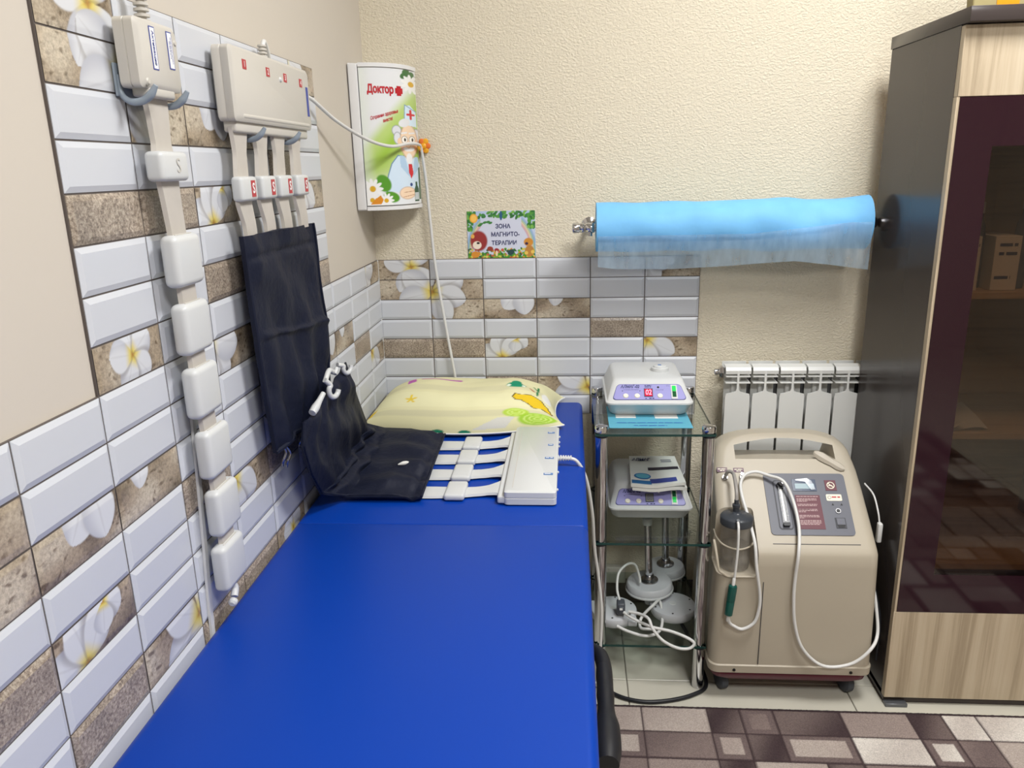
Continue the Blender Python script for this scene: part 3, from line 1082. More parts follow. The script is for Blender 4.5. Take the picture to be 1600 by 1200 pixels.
def wall_cloth(u, v):
    p = lerp_grid(WR, u, v)
    pock = 0.5 + 0.5 * math.cos((v * 4) * 2 * PI + PI)
    n = math.sin(7 * u + 4 * v) + math.sin(15 * u - 9 * v + 0.7) + 0.6 * math.sin(26 * v + 5 * u)
    fold = 0.007 * math.exp(-((u - 0.50 - 0.10 * (v - 0.5)) / 0.02) ** 2)
    seam = -0.005 * math.exp(-((u - 0.11) / 0.012) ** 2)
    edge = min(1.0, 10 * min(v, 1 - v))
    p[0] += (0.007 * pock * (0.4 + 0.6 * min(1, u * 3)) + 0.0040 * n + fold + seam) * edge
    p[1] += 0.005 * math.sin(13 * u + 0.5) * (v > 0.9) * (v - 0.9) * 10
    p[2] += 0.006 * math.sin(9 * v) * u
    p[0] = max(p[0], 0.03)
    return p


wc = ob('cloth_cover', sheet(wall_cloth, 90, 60, 0.006), 'navy_fabric', aw, 60)
ob('edge_hem', tube([tuple(wall_cloth(k / 20, 0.995)) for k in range(21)], 0.0035, 6, 3), 'navy_fabric', wc)
ob('edge_hem', tube([tuple(wall_cloth(k / 20, 0.008)) for k in range(21)], 0.0035, 6, 3), 'navy_fabric', wc)
ob('edge_hem', tube([tuple(wall_cloth(0.992, k / 12)) for k in range(13)], 0.0045, 6, 3), 'navy_fabric', wc)
for y, z in ((-0.975, 0.885), (-0.955, 0.875), (-0.88, 0.888), (-0.865, 0.870), (-0.80, 0.895), (-0.79, 0.88)):
    ob('tie_lace', tube([(0.04, y, z + 0.02), (0.046, y + 0.008, z), (0.040, y + 0.002, z - 0.018), (0.034, y + 0.012, z - 0.03)], 0.0028, 8, 5), 'steel', aw)
cbl = ob('cable', [tube([(0.032, -0.845, 1.575), (0.032, -0.842, 1.600), (0.030, -0.825, 1.616), (0.024, -0.795, 1.60), (0.014, -0.755, 1.565), (0.010, -0.71, 1.548), (0.014, -0.63, 1.545), (0.022, -0.56, 1.540),
                         (0.040, -0.44, 1.500), (0.075, -0.30, 1.462), (0.110, -0.20, 1.448), (0.140, -0.12, 1.456), (0.156, -0.062, 1.455), (0.160, -0.038, 1.440),
                         (0.166, -0.024, 1.36), (0.172, -0.02, 1.24), (0.181, -0.020, 1.105), (0.203, -0.020, 0.93), (0.224, -0.022, 0.78), (0.228, -0.0142, 0.70)], 0.0042, 10, 8)], 'white_cable', aw)
ob('strain_relief', [lathe(ribs(0.0092, 0.0058, 6, 0.006), (0.032, -0.845, 1.574), (0, 0.03, 1), 14)], 'cream_plastic', cbl)

# ------------------------------------------------------------------ single-strap applicator hanging beside it
sw = thing('magnetic_applicator', 'cream magnetic applicator with one long strap of white square pads on the wall', 'medical device', (0.03, -1.25, 1.5))
bx = []
for x, i in ((0.0160, 0.003), (0.018, 0.0), (0.030, 0.0), (0.031, 0.001), (0.032, 0.0), (0.043, 0.0), (0.047, 0.005)):
    bx.append([(x, y, z) for y, z in rrect(-1.248, 1.5375, 0.053 - i, 0.0415 - i, 0.007)])
sb = ob('control_box', loft(bx), 'cream_plastic', sw)
ob('strap_socket', rbox(0.020, 0.044, -1.283, -1.213, 1.486, 1.500, 0.004), 'cream_plastic', sb)
sf = Frame((0.0472, -1.248, 1.5375), (0, 1, 0), (0, 0, 1))


def framed_label(fr, a0, a1, b0, b1, body, parent):
    r = parent
    ob('name_label', fr.rect(a0, a1, b0, b1, 0, 0.0004), 'indigo_print', parent)
    ob('label_face', fr.rect(a0 + 0.0016, a1 - 0.0016, b0 + 0.0014, b1 - 0.0014, 0, 0.0007), 'white_print', r)
    f2 = Frame(fr((a0 + a1) / 2, (b0 + b1) / 2, 0), -fr.y, fr.x)
    if body:
        ob('lettering', text_geo(body, (a1 - a0) * 0.36, f2, 0, 0, 0.001, 0.02, width=(b1 - b0) * 0.80), 'indigo_print', r, 0)
    else:
        ob('small_print', print_lines(f2, -0.017, 0.017, 0.002, 0.0012, 0.001, 5) + print_lines(f2, -0.012, 0.010, -0.0015, 0.0012, 0.001, 6), 'indigo_print', r, 0)


framed_label(sf, -0.022, -0.008, -0.018, 0.034, 'Активация', sb)
framed_label(sf, 0.022, 0.036, -0.013, 0.034, None, sb)
ob('screw_cap', sf.disc(0.044, 0.022, 0.0045, -0.001, 0.0015, 14, 0.003), 'cream_plastic', sb)
ob('screw_cap', sf.disc(-0.040, -0.034, 0.0055, -0.001, 0.0015, 14, 0.003), 'cream_plastic', sb)
ob('strap', band([(0.026, -1.242, 1.492), (0.027, -1.243, 1.46), (0.027, -1.243, 1.43), (0.028, -1.243, 1.40), (0.028, -1.240, 1.36), (0.029, -1.237, 1.30), (0.030, -1.235, 1.24), (0.030, -1.231, 1.10), (0.030, -1.219, 0.95), (0.030, -1.214, 0.80)],
                  (0, 1, 0), (0.062, 0.052, 0.046, 0.060, 0.050, 0.044, 0.046, 0.046, 0.046, 0.046), (1, 0, 0), 0.006, 8), 'strap_cream', sw)
for k, (y, z, hh) in enumerate(((-1.242, 1.400, 0.0195), (-1.235, 1.273, 0.036), (-1.233, 1.177, 0.037), (-1.229, 1.082, 0.038), (-1.218, 0.983, 0.038), (-1.213, 0.886, 0.038), (-1.217, 0.794, 0.038))):
    hw = 0.037 if k == 0 else 0.0375
    g = [rbox(0.020, 0.046, y - hw, y + hw, z - hh, z + hh, 0.0095 if k else 0.007, 5)]
    pd = ob('magnet_pad', g, 'white_plastic', sw)
    if k:
        ob('pad_slot', rbox(0.0375, 0.0395, y - hw * 0.62, y + hw * 0.62, z + hh - 0.0008, z + hh + 0.0008, 0.0005, 1), 'cream_plastic', pd)
    else:
        pf = Frame((0.046, y, z), (0, 1, 0), (0, 0, 1))
        ob('letter', text_geo('S', 0.019, pf, 0.006, 0, 0.0008), 'cream_plastic', pd, 0)
ob('end_clip', [tube([(0.030, -1.215, 0.757), (0.034, -1.212, 0.742), (0.036, -1.222, 0.732)], 0.006, 10, 5), lathe([(0.004, -0.006), (0.007, -0.003), (0.007, 0.003), (0.004, 0.006)], (0.038, -1.232, 0.728), (0, 1, 0.2), 14)], 'white_plastic', sw)
cbl = ob('cable', tube([(0.03, -1.248, 1.578), (0.03, -1.248, 1.62), (0.028, -1.249, 1.68), (0.024, -1.25, 1.76), (0.012, -1.25, 1.86)], 0.0042, 10, 6), 'white_cable', sw)
ob('strain_relief', [lathe(ribs(0.0098, 0.0062, 8, 0.0068), (0.03, -1.248, 1.578), 'z', 14)], 'cream_plastic', cbl)
ob('hanging_cord', band([(0.0075, -1.222, 1.06), (0.0075, -1.227, 1.0), (0.0075, -1.232, 0.938), (0.0075, -1.242, 0.835), (0.0075, -1.252, 0.74), (0.0075, -1.257, 0.672)], (0, 1, 0), (0.011, 0.011), (1, 0, 0), 0.004), 'white_cable', sw)

# ------------------------------------------------------------------ double hooks that carry the two boxes
def double_hook(label, y0, y1, z):
    t = thing('wall_hook', label, 'hook', (0.005, (y0 + y1) / 2, z), 'grey double hooks on the tiles')
    ob('back_plate', rbox(0.0076, 0.0110, y0 - 0.007, y1 + 0.007, z - 0.006, z + 0.034, 0.0015), 'hook_grey', t)
    for y in (y0, y1):
        ob('prong', [tube([(0.010, y, z + 0.02), (0.0118, y, z - 0.002), (0.022, y, z - 0.012), (0.038, y, z - 0.012), (0.050, y, z - 0.005), (0.0585, y, z + 0.006)], 0.004, 12, 6, radii=[0.003, 0.0035, 0.0042, 0.0048, 0.0052, 0.003])], 'hook_grey', t)


double_hook('grey double hook under the small cream control box', -1.292, -1.208, 1.492)
double_hook('grey double hook under the wide cream control box', -0.938, -0.758, 1.457)

# ------------------------------------------------------------------ corner medicine cabinet
mc = thing('medicine_cabinet', 'white corner medicine cabinet with a printed curved door', 'cabinet', (0.05, -0.06, 1.283))
Z0, Z1 = 1.283, 1.658


def arc(s, out=0.0):
    """Plan of the curved door, s from the side wall to the back wall."""
    p0, p1, p2 = np.array([0.029, -0.170]), np.array([0.138, -0.158]), np.array([0.146, -0.022])
    p = p0 * (1 - s) ** 2 + 2 * p1 * s * (1 - s) + p2 * s * s
    d = 2 * (p1 - p0) * (1 - s) + 2 * (p2 - p1) * s
    nrm = np.array([d[1], -d[0]]) / np.linalg.norm(d)
    return p + nrm * out


def plan(z, inset):
    pts = [(0.0035, -0.003), (0.0035, -0.178 + inset)]
    pts += [(float(arc(k / 20, -0.006 - inset)[0]), float(arc(k / 20, -0.006 - inset)[1])) for k in range(21)]
    pts += [(0.146 - inset, -0.003)]
    return [(x, y, z) for x, y in pts]


ob('body', loft([plan(Z0, 0.004), plan(Z0 + 0.004, 0), plan(Z1 - 0.004, 0), plan(Z1, 0.004)]), 'cabinet_white', mc, 30)
ob('rim', [loft([[(float(arc(k / 24, o)[0]), float(arc(k / 24, o)[1]), z) for k in range(25) for o in (0.0,)] + [(float(arc(k / 24, 0.006)[0]), float(arc(k / 24, 0.006)[1]), z) for k in range(24, -1, -1)] for z in zz]) for zz in ((Z0, Z0 + 0.010), (Z1 - 0.010, Z1))], 'cabinet_white', mc, 30)
D0, D1 = Z0 + 0.013, Z1 - 0.012
nu, nv = 120, 300
S, T = np.meshgrid(np.linspace(0, 1, nu + 1), np.linspace(0, 1, nv + 1), indexing='ij')
XY = np.array([arc(s, 0.003) for s in np.linspace(0, 1, nu + 1)])
Vd = np.stack([np.repeat(XY[:, :1], nv + 1, 1), np.repeat(XY[:, 1:], nv + 1, 1), D0 + T * (D1 - D0)], -1).reshape(-1, 3)
# print coordinates: g across as seen from the room (0..1), T upward
xs_ = np.array([(arc(s)[0] - 0.579) / (arc(s)[1] + 2.302) for s in np.linspace(0, 1, nu + 1)])
G = np.repeat(((xs_ - xs_[0]) / (xs_[-1] - xs_[0]))[:, None], nv + 1, 1)
C = np.zeros(S.shape + (3,)) + rgb((228, 230, 232))
wave = smooth(0.0, 0.14, (0.50 + 0.45 * G) - T) * smooth(0.03, 0.30, T)
C = lay(C, wave * 0.92, (184, 210, 112))
C = lay(C, smooth(0.05, 0.3, (0.50 + 0.45 * G) - T) * (0.25 + 0.6 * np.sin(G * 5 - T * 9) ** 2) * smooth(0.12, 0.4, T), (150, 190, 56))
C = lay(C, (1 - smooth(0.0, 0.25, G)) * 0.55, (224, 232, 218))
C = lay(C, (1 - smooth(0.06, 0.22, T)) * 0.95, (230, 233, 236))


def daisy(C, cx, cy, r, n=11):
    for k in range(n):
        a = 2 * PI * k / n
        C = lay(C, ell(G, T * 2.5, cx + r * 0.62 * math.cos(a), cy * 2.5 + r * 0.62 * math.sin(a), r * 0.42, r * 0.17, a), (240, 240, 238))
    C = lay(C, ell(G, T * 2.5, cx, cy * 2.5, r * 0.3, r * 0.3), (214, 168, 40))
    return C


for cx_, cy_ in ((0.84, 0.985), (0.92, 0.97), (0.97, 0.945), (0.80, 0.955)):
    C = lay(C, ell(G, T * 2.5, cx_, cy_ * 2.5, 0.07, 0.05, 0.6), (62, 110, 58))
C = daisy(C, 0.92, 0.90, 0.17)
# the doctor in a white coat
AS = 2.5
coat = [(0.38, 0.10), (0.42, 0.22), (0.50, 0.31), (0.62, 0.37), (0.80, 0.36), (0.97, 0.35), (1.0, 0.30), (1.0, 0.06), (0.66, 0.08), (0.52, 0.10)]
C = lay(C, poly(G, T, coat), (210, 228, 244))
for p, q in zip(coat[:4], coat[1:5]):
    C = lay(C, seg(G, T * AS, p[0], p[1] * AS, q[0], q[1] * AS, 0.010), (110, 142, 172))
for cx_, cy_, rx, ry in ((0.62, 0.555, 0.075, 0.085), (0.63, 0.50, 0.06, 0.10), (0.97, 0.52, 0.05, 0.12)):
    C = lay(C, ell(G, T * AS, cx_, cy_ * AS, rx * 1.18, ry * 1.14), (150, 156, 166))
    C = lay(C, ell(G, T * AS, cx_, cy_ * AS, rx, ry), (222, 224, 230))
C = lay(C, ell(G, T * AS, 0.83, 0.475 * AS, 0.155, 0.335), (150, 110, 84))
C = lay(C, ell(G, T * AS, 0.83, 0.475 * AS, 0.148, 0.325), (240, 212, 182))
C = lay(C, ell(G, T * AS, 0.665, 0.475 * AS, 0.040, 0.065), (240, 206, 172))
C = lay(C, poly(G, T, [(0.76, 0.60), (0.79, 0.74), (0.88, 0.745), (0.98, 0.70), (0.985, 0.585)]), (212, 232, 248))
C = lay(C, seg(G, T * AS, 0.79, 0.745 * AS, 0.985, 0.70 * AS, 0.008) + seg(G, T * AS, 0.765, 0.60 * AS, 0.79, 0.745 * AS, 0.008), (130, 160, 190))
C = lay(C, seg(G, T * AS, 0.888, 0.645 * AS, 0.888, 0.705 * AS, 0.020) + seg(G, T * AS, 0.83, 0.675 * AS, 0.945, 0.675 * AS, 0.020), (204, 30, 46))
C = lay(C, ell(G, T * AS, 0.765, 0.612 * AS, 0.105, 0.075, 0.4), (226, 228, 232))
for cx_ in (0.755, 0.890):
    C = lay(C, ell(G, T * AS, cx_, 0.487 * AS, 0.058, 0.072), (120, 120, 126))
    C = lay(C, ell(G, T * AS, cx_, 0.487 * AS, 0.049, 0.062), (246, 240, 232))
    C = lay(C, ell(G, T * AS, cx_ + 0.008, 0.487 * AS, 0.017, 0.034), (30, 30, 34))
    C = lay(C, seg(G, T * AS, cx_ - 0.045, 0.535 * AS, cx_ + 0.04, 0.54 * AS, 0.014), (232, 232, 236))
C = lay(C, ell(G, T * AS, 0.72, 0.425 * AS, 0.05, 0.06, 0, 0.6) * 0.6 + ell(G, T * AS, 0.93, 0.425 * AS, 0.05, 0.06, 0, 0.6) * 0.6, (236, 176, 150))
C = lay(C, ell(G, T * AS, 0.82, 0.452 * AS, 0.048, 0.060), (214, 160, 128))
C = lay(C, ell(G, T * AS, 0.82, 0.454 * AS, 0.042, 0.054), (246, 210, 178))
C = lay(C, ell(G, T * AS, 0.785, 0.415 * AS, 0.062, 0.034, -0.3) + ell(G, T * AS, 0.87, 0.415 * AS, 0.062, 0.034, 0.3) + ell(G, T * AS, 0.825, 0.345 * AS, 0.055, 0.105), (238, 238, 240))
C = lay(C, poly(G, T, [(0.65, 0.37), (0.74, 0.365), (0.83, 0.20), (0.66, 0.285)]), (176, 204, 230))
C = lay(C, poly(G, T, [(0.92, 0.36), (0.98, 0.355), (0.985, 0.27), (0.86, 0.20)]), (176, 204, 230))
C = lay(C, poly(G, T, [(0.80, 0.305), (0.865, 0.305), (0.885, 0.235), (0.845, 0.192), (0.805, 0.235)]), (204, 28, 42))
C = lay(C, ell(G, T * AS, 0.835, 0.148 * AS, 0.024, 0.034), (40, 66, 130))
C = lay(C, ell(G, T * AS, 0.76, 0.085 * AS, 0.145, 0.12), (186, 140, 104))
C = lay(C, ell(G, T * AS, 0.76, 0.085 * AS, 0.138, 0.112), (242, 214, 184))
C = lay(C, seg(G, T * AS, 0.68, 0.055 * AS, 0.88, 0.07 * AS, 0.006) + seg(G, T * AS, 0.70, 0.09 * AS, 0.88, 0.098 * AS, 0.006), (196, 150, 116))
C = lay(C, poly(G, T, [(0.89, 0.015), (0.965, 0.015), (0.965, 0.115), (0.945, 0.14), (0.945, 0.17), (0.91, 0.17), (0.91, 0.14), (0.89, 0.115)]), (40, 84, 58))
C = lay(C, poly(G, T, [(0.895, 0.03), (0.96, 0.03), (0.96, 0.085), (0.895, 0.085)]), (196, 204, 206))
C = lay(C, poly(G, T, [(0.97, 0.03), (1.01, 0.03), (1.01, 0.29), (0.97, 0.27)]), (60, 104, 72))
C = lay(C, ell(G, T * 2.5, 0.33, 0.165 * 2.5, 0.13, 0.17, 0.5) + ell(G, T * 2.5, 0.46, 0.06 * 2.5, 0.15, 0.10, -0.3), (88, 152, 46))
C = daisy(C, 0.12, 0.125, 0.19)
C = daisy(C, 0.10, 0.04, 0.15)
C = daisy(C, 0.36, 0.035, 0.14)
C = lay(C, poly(G, T, [(0.06, 0.008), (0.16, 0.05), (0.26, 0.075), (0.31, 0.04), (0.26, 0.008)]), (218, 140, 40))
F = []
for i in range(nu):
    for j in range(nv):
        a = i * (nv + 1) + j
        F.append((a, a + nv + 1, a + nv + 2, a + 1))
dback = [[(float(arc(k / 24, 0.0)[0]), float(arc(k / 24, 0.0)[1]), z) for k in range(25)] + [(float(arc(k / 24, 0.0029)[0]), float(arc(k / 24, 0.0029)[1]), z) for k in range(24, -1, -1)] for z in (D0, D1)]
dr = ob('door', loft(dback), 'cabinet_white', mc, 30)
ob('door_print', (Vd, F), 'cabinet_print', dr, 60, np.concatenate([C, np.zeros(S.shape + (1,))], -1).reshape(-1, 4))
gs = ((xs_ - xs_[0]) / (xs_[-1] - xs_[0]))


def on_door(a, b, h):
    s = float(np.interp(a, gs, np.linspace(0, 1, nu + 1)))
    p = arc(s, 0.003 + h)
    return (float(p[0]), float(p[1]), D0 + b * (D1 - D0))


def door_text(body, hgt, a, b, w, rot, bold, m):
    g = text_geo(body, hgt, lambda x, y, h: Vector((x, y, h)), 0, 0, 0, bold, width=None)
    vs = [(v[0], v[1]) for v in g[0]]
    x0, x1 = min(v[0] for v in vs), max(v[0] for v in vs)
    V = []
    for x, y in vs:
        p = (x - (x0 + x1) / 2) / (x1 - x0) * w
        V.append(on_door(a + p, b + y / (D1 - D0) + p * rot, 0.0008))
    ob('lettering', (V, g[1]), m, dr, 0)


door_text('Доктор', 0.0195, 0.372, 0.848, 0.475, -0.012, 0.045, 'red_print')
door_text('Сохраним здоровье', 0.0085, 0.415, 0.668, 0.50, 0.11, 0.03, 'red_print')
door_text('вместе!', 0.0085, 0.475, 0.632, 0.17, 0.11, 0.03, 'red_print')
cross = []
for a0, a1, b0, b1 in ((0.635, 0.765, 0.822, 0.862), (0.662, 0.738, 0.807, 0.877)):
    cross.append(([on_door(a, b, 0.0008) for a, b in ((a0, b0), (a1, b0), (a1, b1), (a0, b1))], [(0, 1, 2, 3)]))
ob('red_cross', cross, 'red_print', dr, 0)
ob('side_strip', rbox(0.0035, 0.0275, -0.1785, -0.1735, Z0 + 0.002, Z1 - 0.002, 0.002), 'cabinet_white', mc)

# ------------------------------------------------------------------ yellow flower hook for the cable
fh = thing('cable_hook', 'small yellow flower hook on the wall carrying the white cable', 'hook', (0.160, -0.02, 1.45))
for k in range(6):
    a = 2 * PI * k / 6
    ob('petal', lathe([(0.002, -0.004), (0.0065, -0.003), (0.0085, 0.0), (0.0065, 0.003), (0.002, 0.004)], (0.1625 + 0.0115 * math.cos(a), -0.012, 1.4515 + 0.014 * math.sin(a)), 'y', 14), 'yellow_plastic' if k % 2 else 'orange_plastic', fh)
ob('centre', lathe([(0.008, 0), (0.008, 0.008), (0.004, 0.011)], (0.1625, -0.009, 1.4515), (0, -1, 0), 16), 'yellow_plastic', fh)
ob('bill', tube([(0.160, -0.014, 1.449), (0.157, -0.034, 1.442), (0.156, -0.052, 1.444), (0.155, -0.056, 1.455)], 0.0035, 10, 5), 'yellow_plastic', fh)

# ------------------------------------------------------------------ zone sign
sg = thing('wall_sign', 'small colourful paper sign with dark lettering above the tiles', 'sign', (0.376, -0.002, 1.13))
nu, nv = 200, 140
A, B = np.meshgrid(np.linspace(0, 1, nu + 1), np.linspace(0, 1, nv + 1), indexing='ij')
X_, Y_ = A * 1.46, B
C = np.zeros(A.shape + (3,)) + rgb((206, 210, 226))
C = lay(C, smooth(0.55, 1.0, np.hypot((A - 0.5) / 0.62, (B - 0.5) / 0.60)) * 0.6, (150, 186, 226))
rs = np.random.RandomState(4)
for col, off in (((206, 110, 110), 0.0), ((232, 200, 110), 0.045), ((130, 180, 90), 0.09), ((90, 150, 200), 0.135)):
    C = lay(C, (1 - smooth(0.020, 0.026, np.abs(np.hypot((X_ - 0.73) / 0.70, (Y_ - 0.12) / 0.86) - (1.0 + off - 0.08)) * 0.7)) * 0.5 * (B < 0.9) * (np.abs(A - 0.5) > 0.30), col)
for k in range(120):
    if k < 60:
        cx_, cy_ = rs.rand() * 1.46, 0.86 + 0.14 * rs.rand() - 0.08 * (rs.rand() > 0.7)
        if abs(cx_ - 0.73) < 0.5 and cy_ < 0.86:
            continue
    else:
        sd = rs.rand() > 0.5
        cx_, cy_ = (1.46 - 0.16 * rs.rand() ** 1.5 if sd else 0.12 * rs.rand()), 0.6 + 0.4 * rs.rand()
    C = lay(C, ell(X_, Y_, cx_, cy_, 0.035 + 0.03 * rs.rand(), 0.022 + 0.015 * rs.rand(), rs.rand() * 3), [(46, 110, 50), (84, 150, 60), (60, 128, 66), (122, 178, 80)][k % 4])
for cx_, cy_ in ((0.38, 0.76), (0.45, 0.77), (0.50, 0.75), (0.30, 0.73), (0.27, 0.70)):
    C = lay(C, ell(X_, Y_, cx_, cy_, 0.045, 0.025, 0.3), (62, 128, 60))
C = lay(C, ell(X_, Y_, 0.73, 0.9, 0.03, 0.10), (40, 90, 130))
C = lay(C, ell(X_, Y_, 0.145, 0.85, 0.085, 0.095), (236, 170, 60))
C = lay(C, ell(X_, Y_, 0.145, 0.85, 0.06, 0.07), (244, 196, 96))
C = lay(C, (Y_ < 0.09 + 0.05 * np.sin(X_ * 21) + 0.03 * np.sin(X_ * 47)) * 1.0, (74, 146, 44))
for k in range(150):
    cx_, cy_ = rs.rand() * 1.46, rs.rand() ** 1.4 * 0.2
    C = lay(C, ell(X_, Y_, cx_, cy_, 0.016 + 0.02 * rs.rand(), 0.014 + 0.02 * rs.rand(), rs.rand() * 3), [(40, 110, 40), (110, 170, 50), (214, 150, 50), (64, 90, 60), (206, 196, 90), (196, 96, 60)][k % 6])
# plain cuddly animals in the two lower corners
C = lay(C, ell(X_, Y_, 0.24, 0.37, 0.185, 0.215), (150, 52, 50))
C = lay(C, ell(X_, Y_, 0.11, 0.47, 0.04, 0.045), (226, 170, 80))
C = lay(C, ell(X_, Y_, 0.20, 0.28, 0.095, 0.085), (236, 222, 204))
C = lay(C, ell(X_, Y_, 0.225, 0.325, 0.035, 0.022), (34, 24, 26))
C = lay(C, ell(X_, Y_, 0.16, 0.08, 0.09, 0.07), (212, 140, 50))
C = lay(C, ell(X_, Y_, 0.48, 0.20, 0.065, 0.05), (150, 60, 40))
C = lay(C, ell(X_, Y_, 0.62, 0.17, 0.05, 0.04), (150, 40, 50))
C = lay(C, seg(X_, Y_, 0.62, 0.06, 0.62, 0.14, 0.018), (236, 214, 180))
C = lay(C, ell(X_, Y_, 1.31, 0.33, 0.10, 0.09), (206, 140, 52))
C = lay(C, ell(X_, Y_, 1.27, 0.30, 0.035, 0.03), (60, 40, 70))
C = lay(C, ell(X_, Y_, 1.33, 0.14, 0.10, 0.12), (186, 130, 60))
C = lay(C, ell(X_, Y_, 1.26, 0.10, 0.04, 0.04) + ell(X_, Y_, 1.40, 0.12, 0.04, 0.04), (226, 190, 90))
C = lay(C, ell(X_, Y_, 0.93, 0.12, 0.08, 0.06, 0.5), (40, 72, 74))
Vs = np.stack([0.277 + A * 0.199, np.full(A.shape, -0.0025), 1.131 + B * 0.1355], -1).reshape(-1, 3)
F = []
for i in range(nu):
    for j in range(nv):
        a = i * (nv + 1) + j
        F.append((a, a + nv + 1, a + nv + 2, a + 1))
ob('backing_card', rbox(0.277, 0.476, -0.0024, -0.0005, 1.131, 1.2665, 0), 'paper_white', sg)
ob('printed_face', (Vs, F), 'sign_print', sg, 0, np.concatenate([C, np.zeros(A.shape + (1,))], -1).reshape(-1, 4))
sgf = Frame((0.277, -0.0025, 1.131), (1, 0, 0), (0, 0, 1))
for body, a, b, w in (('ЗОНА', 0.525, 0.672, 0.044), ('МАГНИТО-', 0.558, 0.500, 0.083), ('ТЕРАПИИ', 0.540, 0.318, 0.0735)):
    ob('lettering', text_geo(body, 0.0118, sgf, a * 0.199, b * 0.1355, 0.0004, 0.028, width=w), 'navy_print', sg, 0)

# ------------------------------------------------------------------ roll holder and the blue roll on it
RY, RZ, RR_ = -0.120, 1.2225, 0.066
rh = thing('roll_holder', 'chrome rail on two wall brackets above the radiator', 'rail', (1.0, -0.06, RZ))
ob('rail_tube', tube([(0.588, RY, RZ), (1.392, RY, RZ)], 0.0105, 20, 0), 'chrome', rh)
ob('end_cap', lathe([(0.010, 0), (0.0135, 0.002), (0.0135, 0.018), (0.012, 0.021), (0.0135, 0.024), (0.0135, 0.030), (0.011, 0.032)], (0.583, RY, RZ), 'x', 20), 'chrome', rh)
for x in (0.632, 1.380):
    b = ob('wall_bracket', [tube([(x, -0.006, RZ), (x, RY, RZ)], 0.008, 14, 0), lathe([(0.0125, -0.012), (0.014, -0.009), (0.014, 0.009), (0.0125, 0.012)], (x, RY, RZ), 'x', 20)], 'chrome', rh)
    ob('wall_rose', lathe([(0.022, 0), (0.022, 0.006), (0.012, 0.011), (0.009, 0.014)], (x, -0.0005, RZ), (0, -1, 0), 22), 'chrome', b)
    ob('set_screw', lathe([(0.006, 0), (0.006, 0.010), (0.004, 0.012)], (x, RY - 0.004, RZ - 0.022), 'z', 12), 'chrome', b)

pr = thing('paper_roll', 'light blue roll of disposable couch sheet on the chrome rail', 'roll', (1.0, RY, RZ - RR_))
rings = []
nr = 72
for k in range(61):
    x = 0.648 + (1.364 - 0.648) * k / 60
    ring = []
    for j in range(nr):
        a = 2 * PI * j / nr
        dent = 0.006 * math.exp(-((x - 1.20) / 0.035) ** 2) * max(0, math.cos(a - 2.2))
        puff = 0.0035 * math.sin(21 * x + 2 * a) * (x > 0.95) * min(1, (x - 0.95) * 6) + 0.0015 * math.sin(37 * x - 3 * a)
        r = RR_ - dent + puff + 0.004 * max(0, (x - 1.0)) / 0.36
        ring.append((x, RY + r * math.cos(a), RZ + 0.000 + r * math.sin(a)))
    rings.append(ring)
outer = loft(rings, cap=False)
core = lathe([(0.018, 0.0), (0.018, 0.716)], (0.648, RY, RZ), 'x', 30)
ob('roll_body', [outer], 'roll_blue', pr, 60)


def ring_face(x):
    V = [(x, RY + r * math.cos(2 * PI * j / nr), RZ + r * math.sin(2 * PI * j / nr)) for r in (0.018, RR_ * 0.995) for j in range(nr)]
    F = [(j, (j + 1) % nr, nr + (j + 1) % nr, nr + j) for j in range(nr)]
    return V, F


ob('roll_end', [ring_face(0.6485)], 'roll_blue', pr, 0)
ob('roll_end', [ring_face(1.3635)], 'roll_blue', pr, 0)
ob('core_tube', (core[0], core[1][:-2]), 'paper_white', pr)


def hang(u, v):
    x = 0.652 + (1.358 - 0.652) * u
    zb = float(np.interp(x, [0.652, 0.70, 0.85, 1.0, 1.17, 1.26, 1.358], [1.122, 1.116, 1.112, 1.120, 1.131, 1.121, 1.106]))
    r = RR_ + 0.0058 + 0.0035 * max(0, (x - 1.0)) / 0.36
    a0 = PI + 0.50 - 0.35 * float(np.clip((x - 1.05) / 0.25, 0, 1))
    ys, zs_ = RY + r * math.cos(a0), RZ + r * math.sin(a0)
    if v < 0.2:
        a = a0 - 0.25 * (1 - v / 0.2)
        y, z = RY + r * math.cos(a), RZ + r * math.sin(a)
    else:
        t = (v - 0.2) / 0.8
        y = ys + 0.006 * t + (0.005 * math.sin(9 * x) + 0.004 * math.sin(23 * x + 1)) * t
        z = zs_ + (zb - zs_) * t
    return (x, y, z)


ns = 80
Vh = [hang(i / ns, j / 24) for i in range(ns + 1) for j in range(25)]
Fh = [(i * 25 + j, i * 25 + j + 1, (i + 1) * 25 + j + 1, (i + 1) * 25 + j) for i in range(ns) for j in range(24)]
ob('loose_sheet', (Vh, Fh), 'roll_sheet', pr, 60)

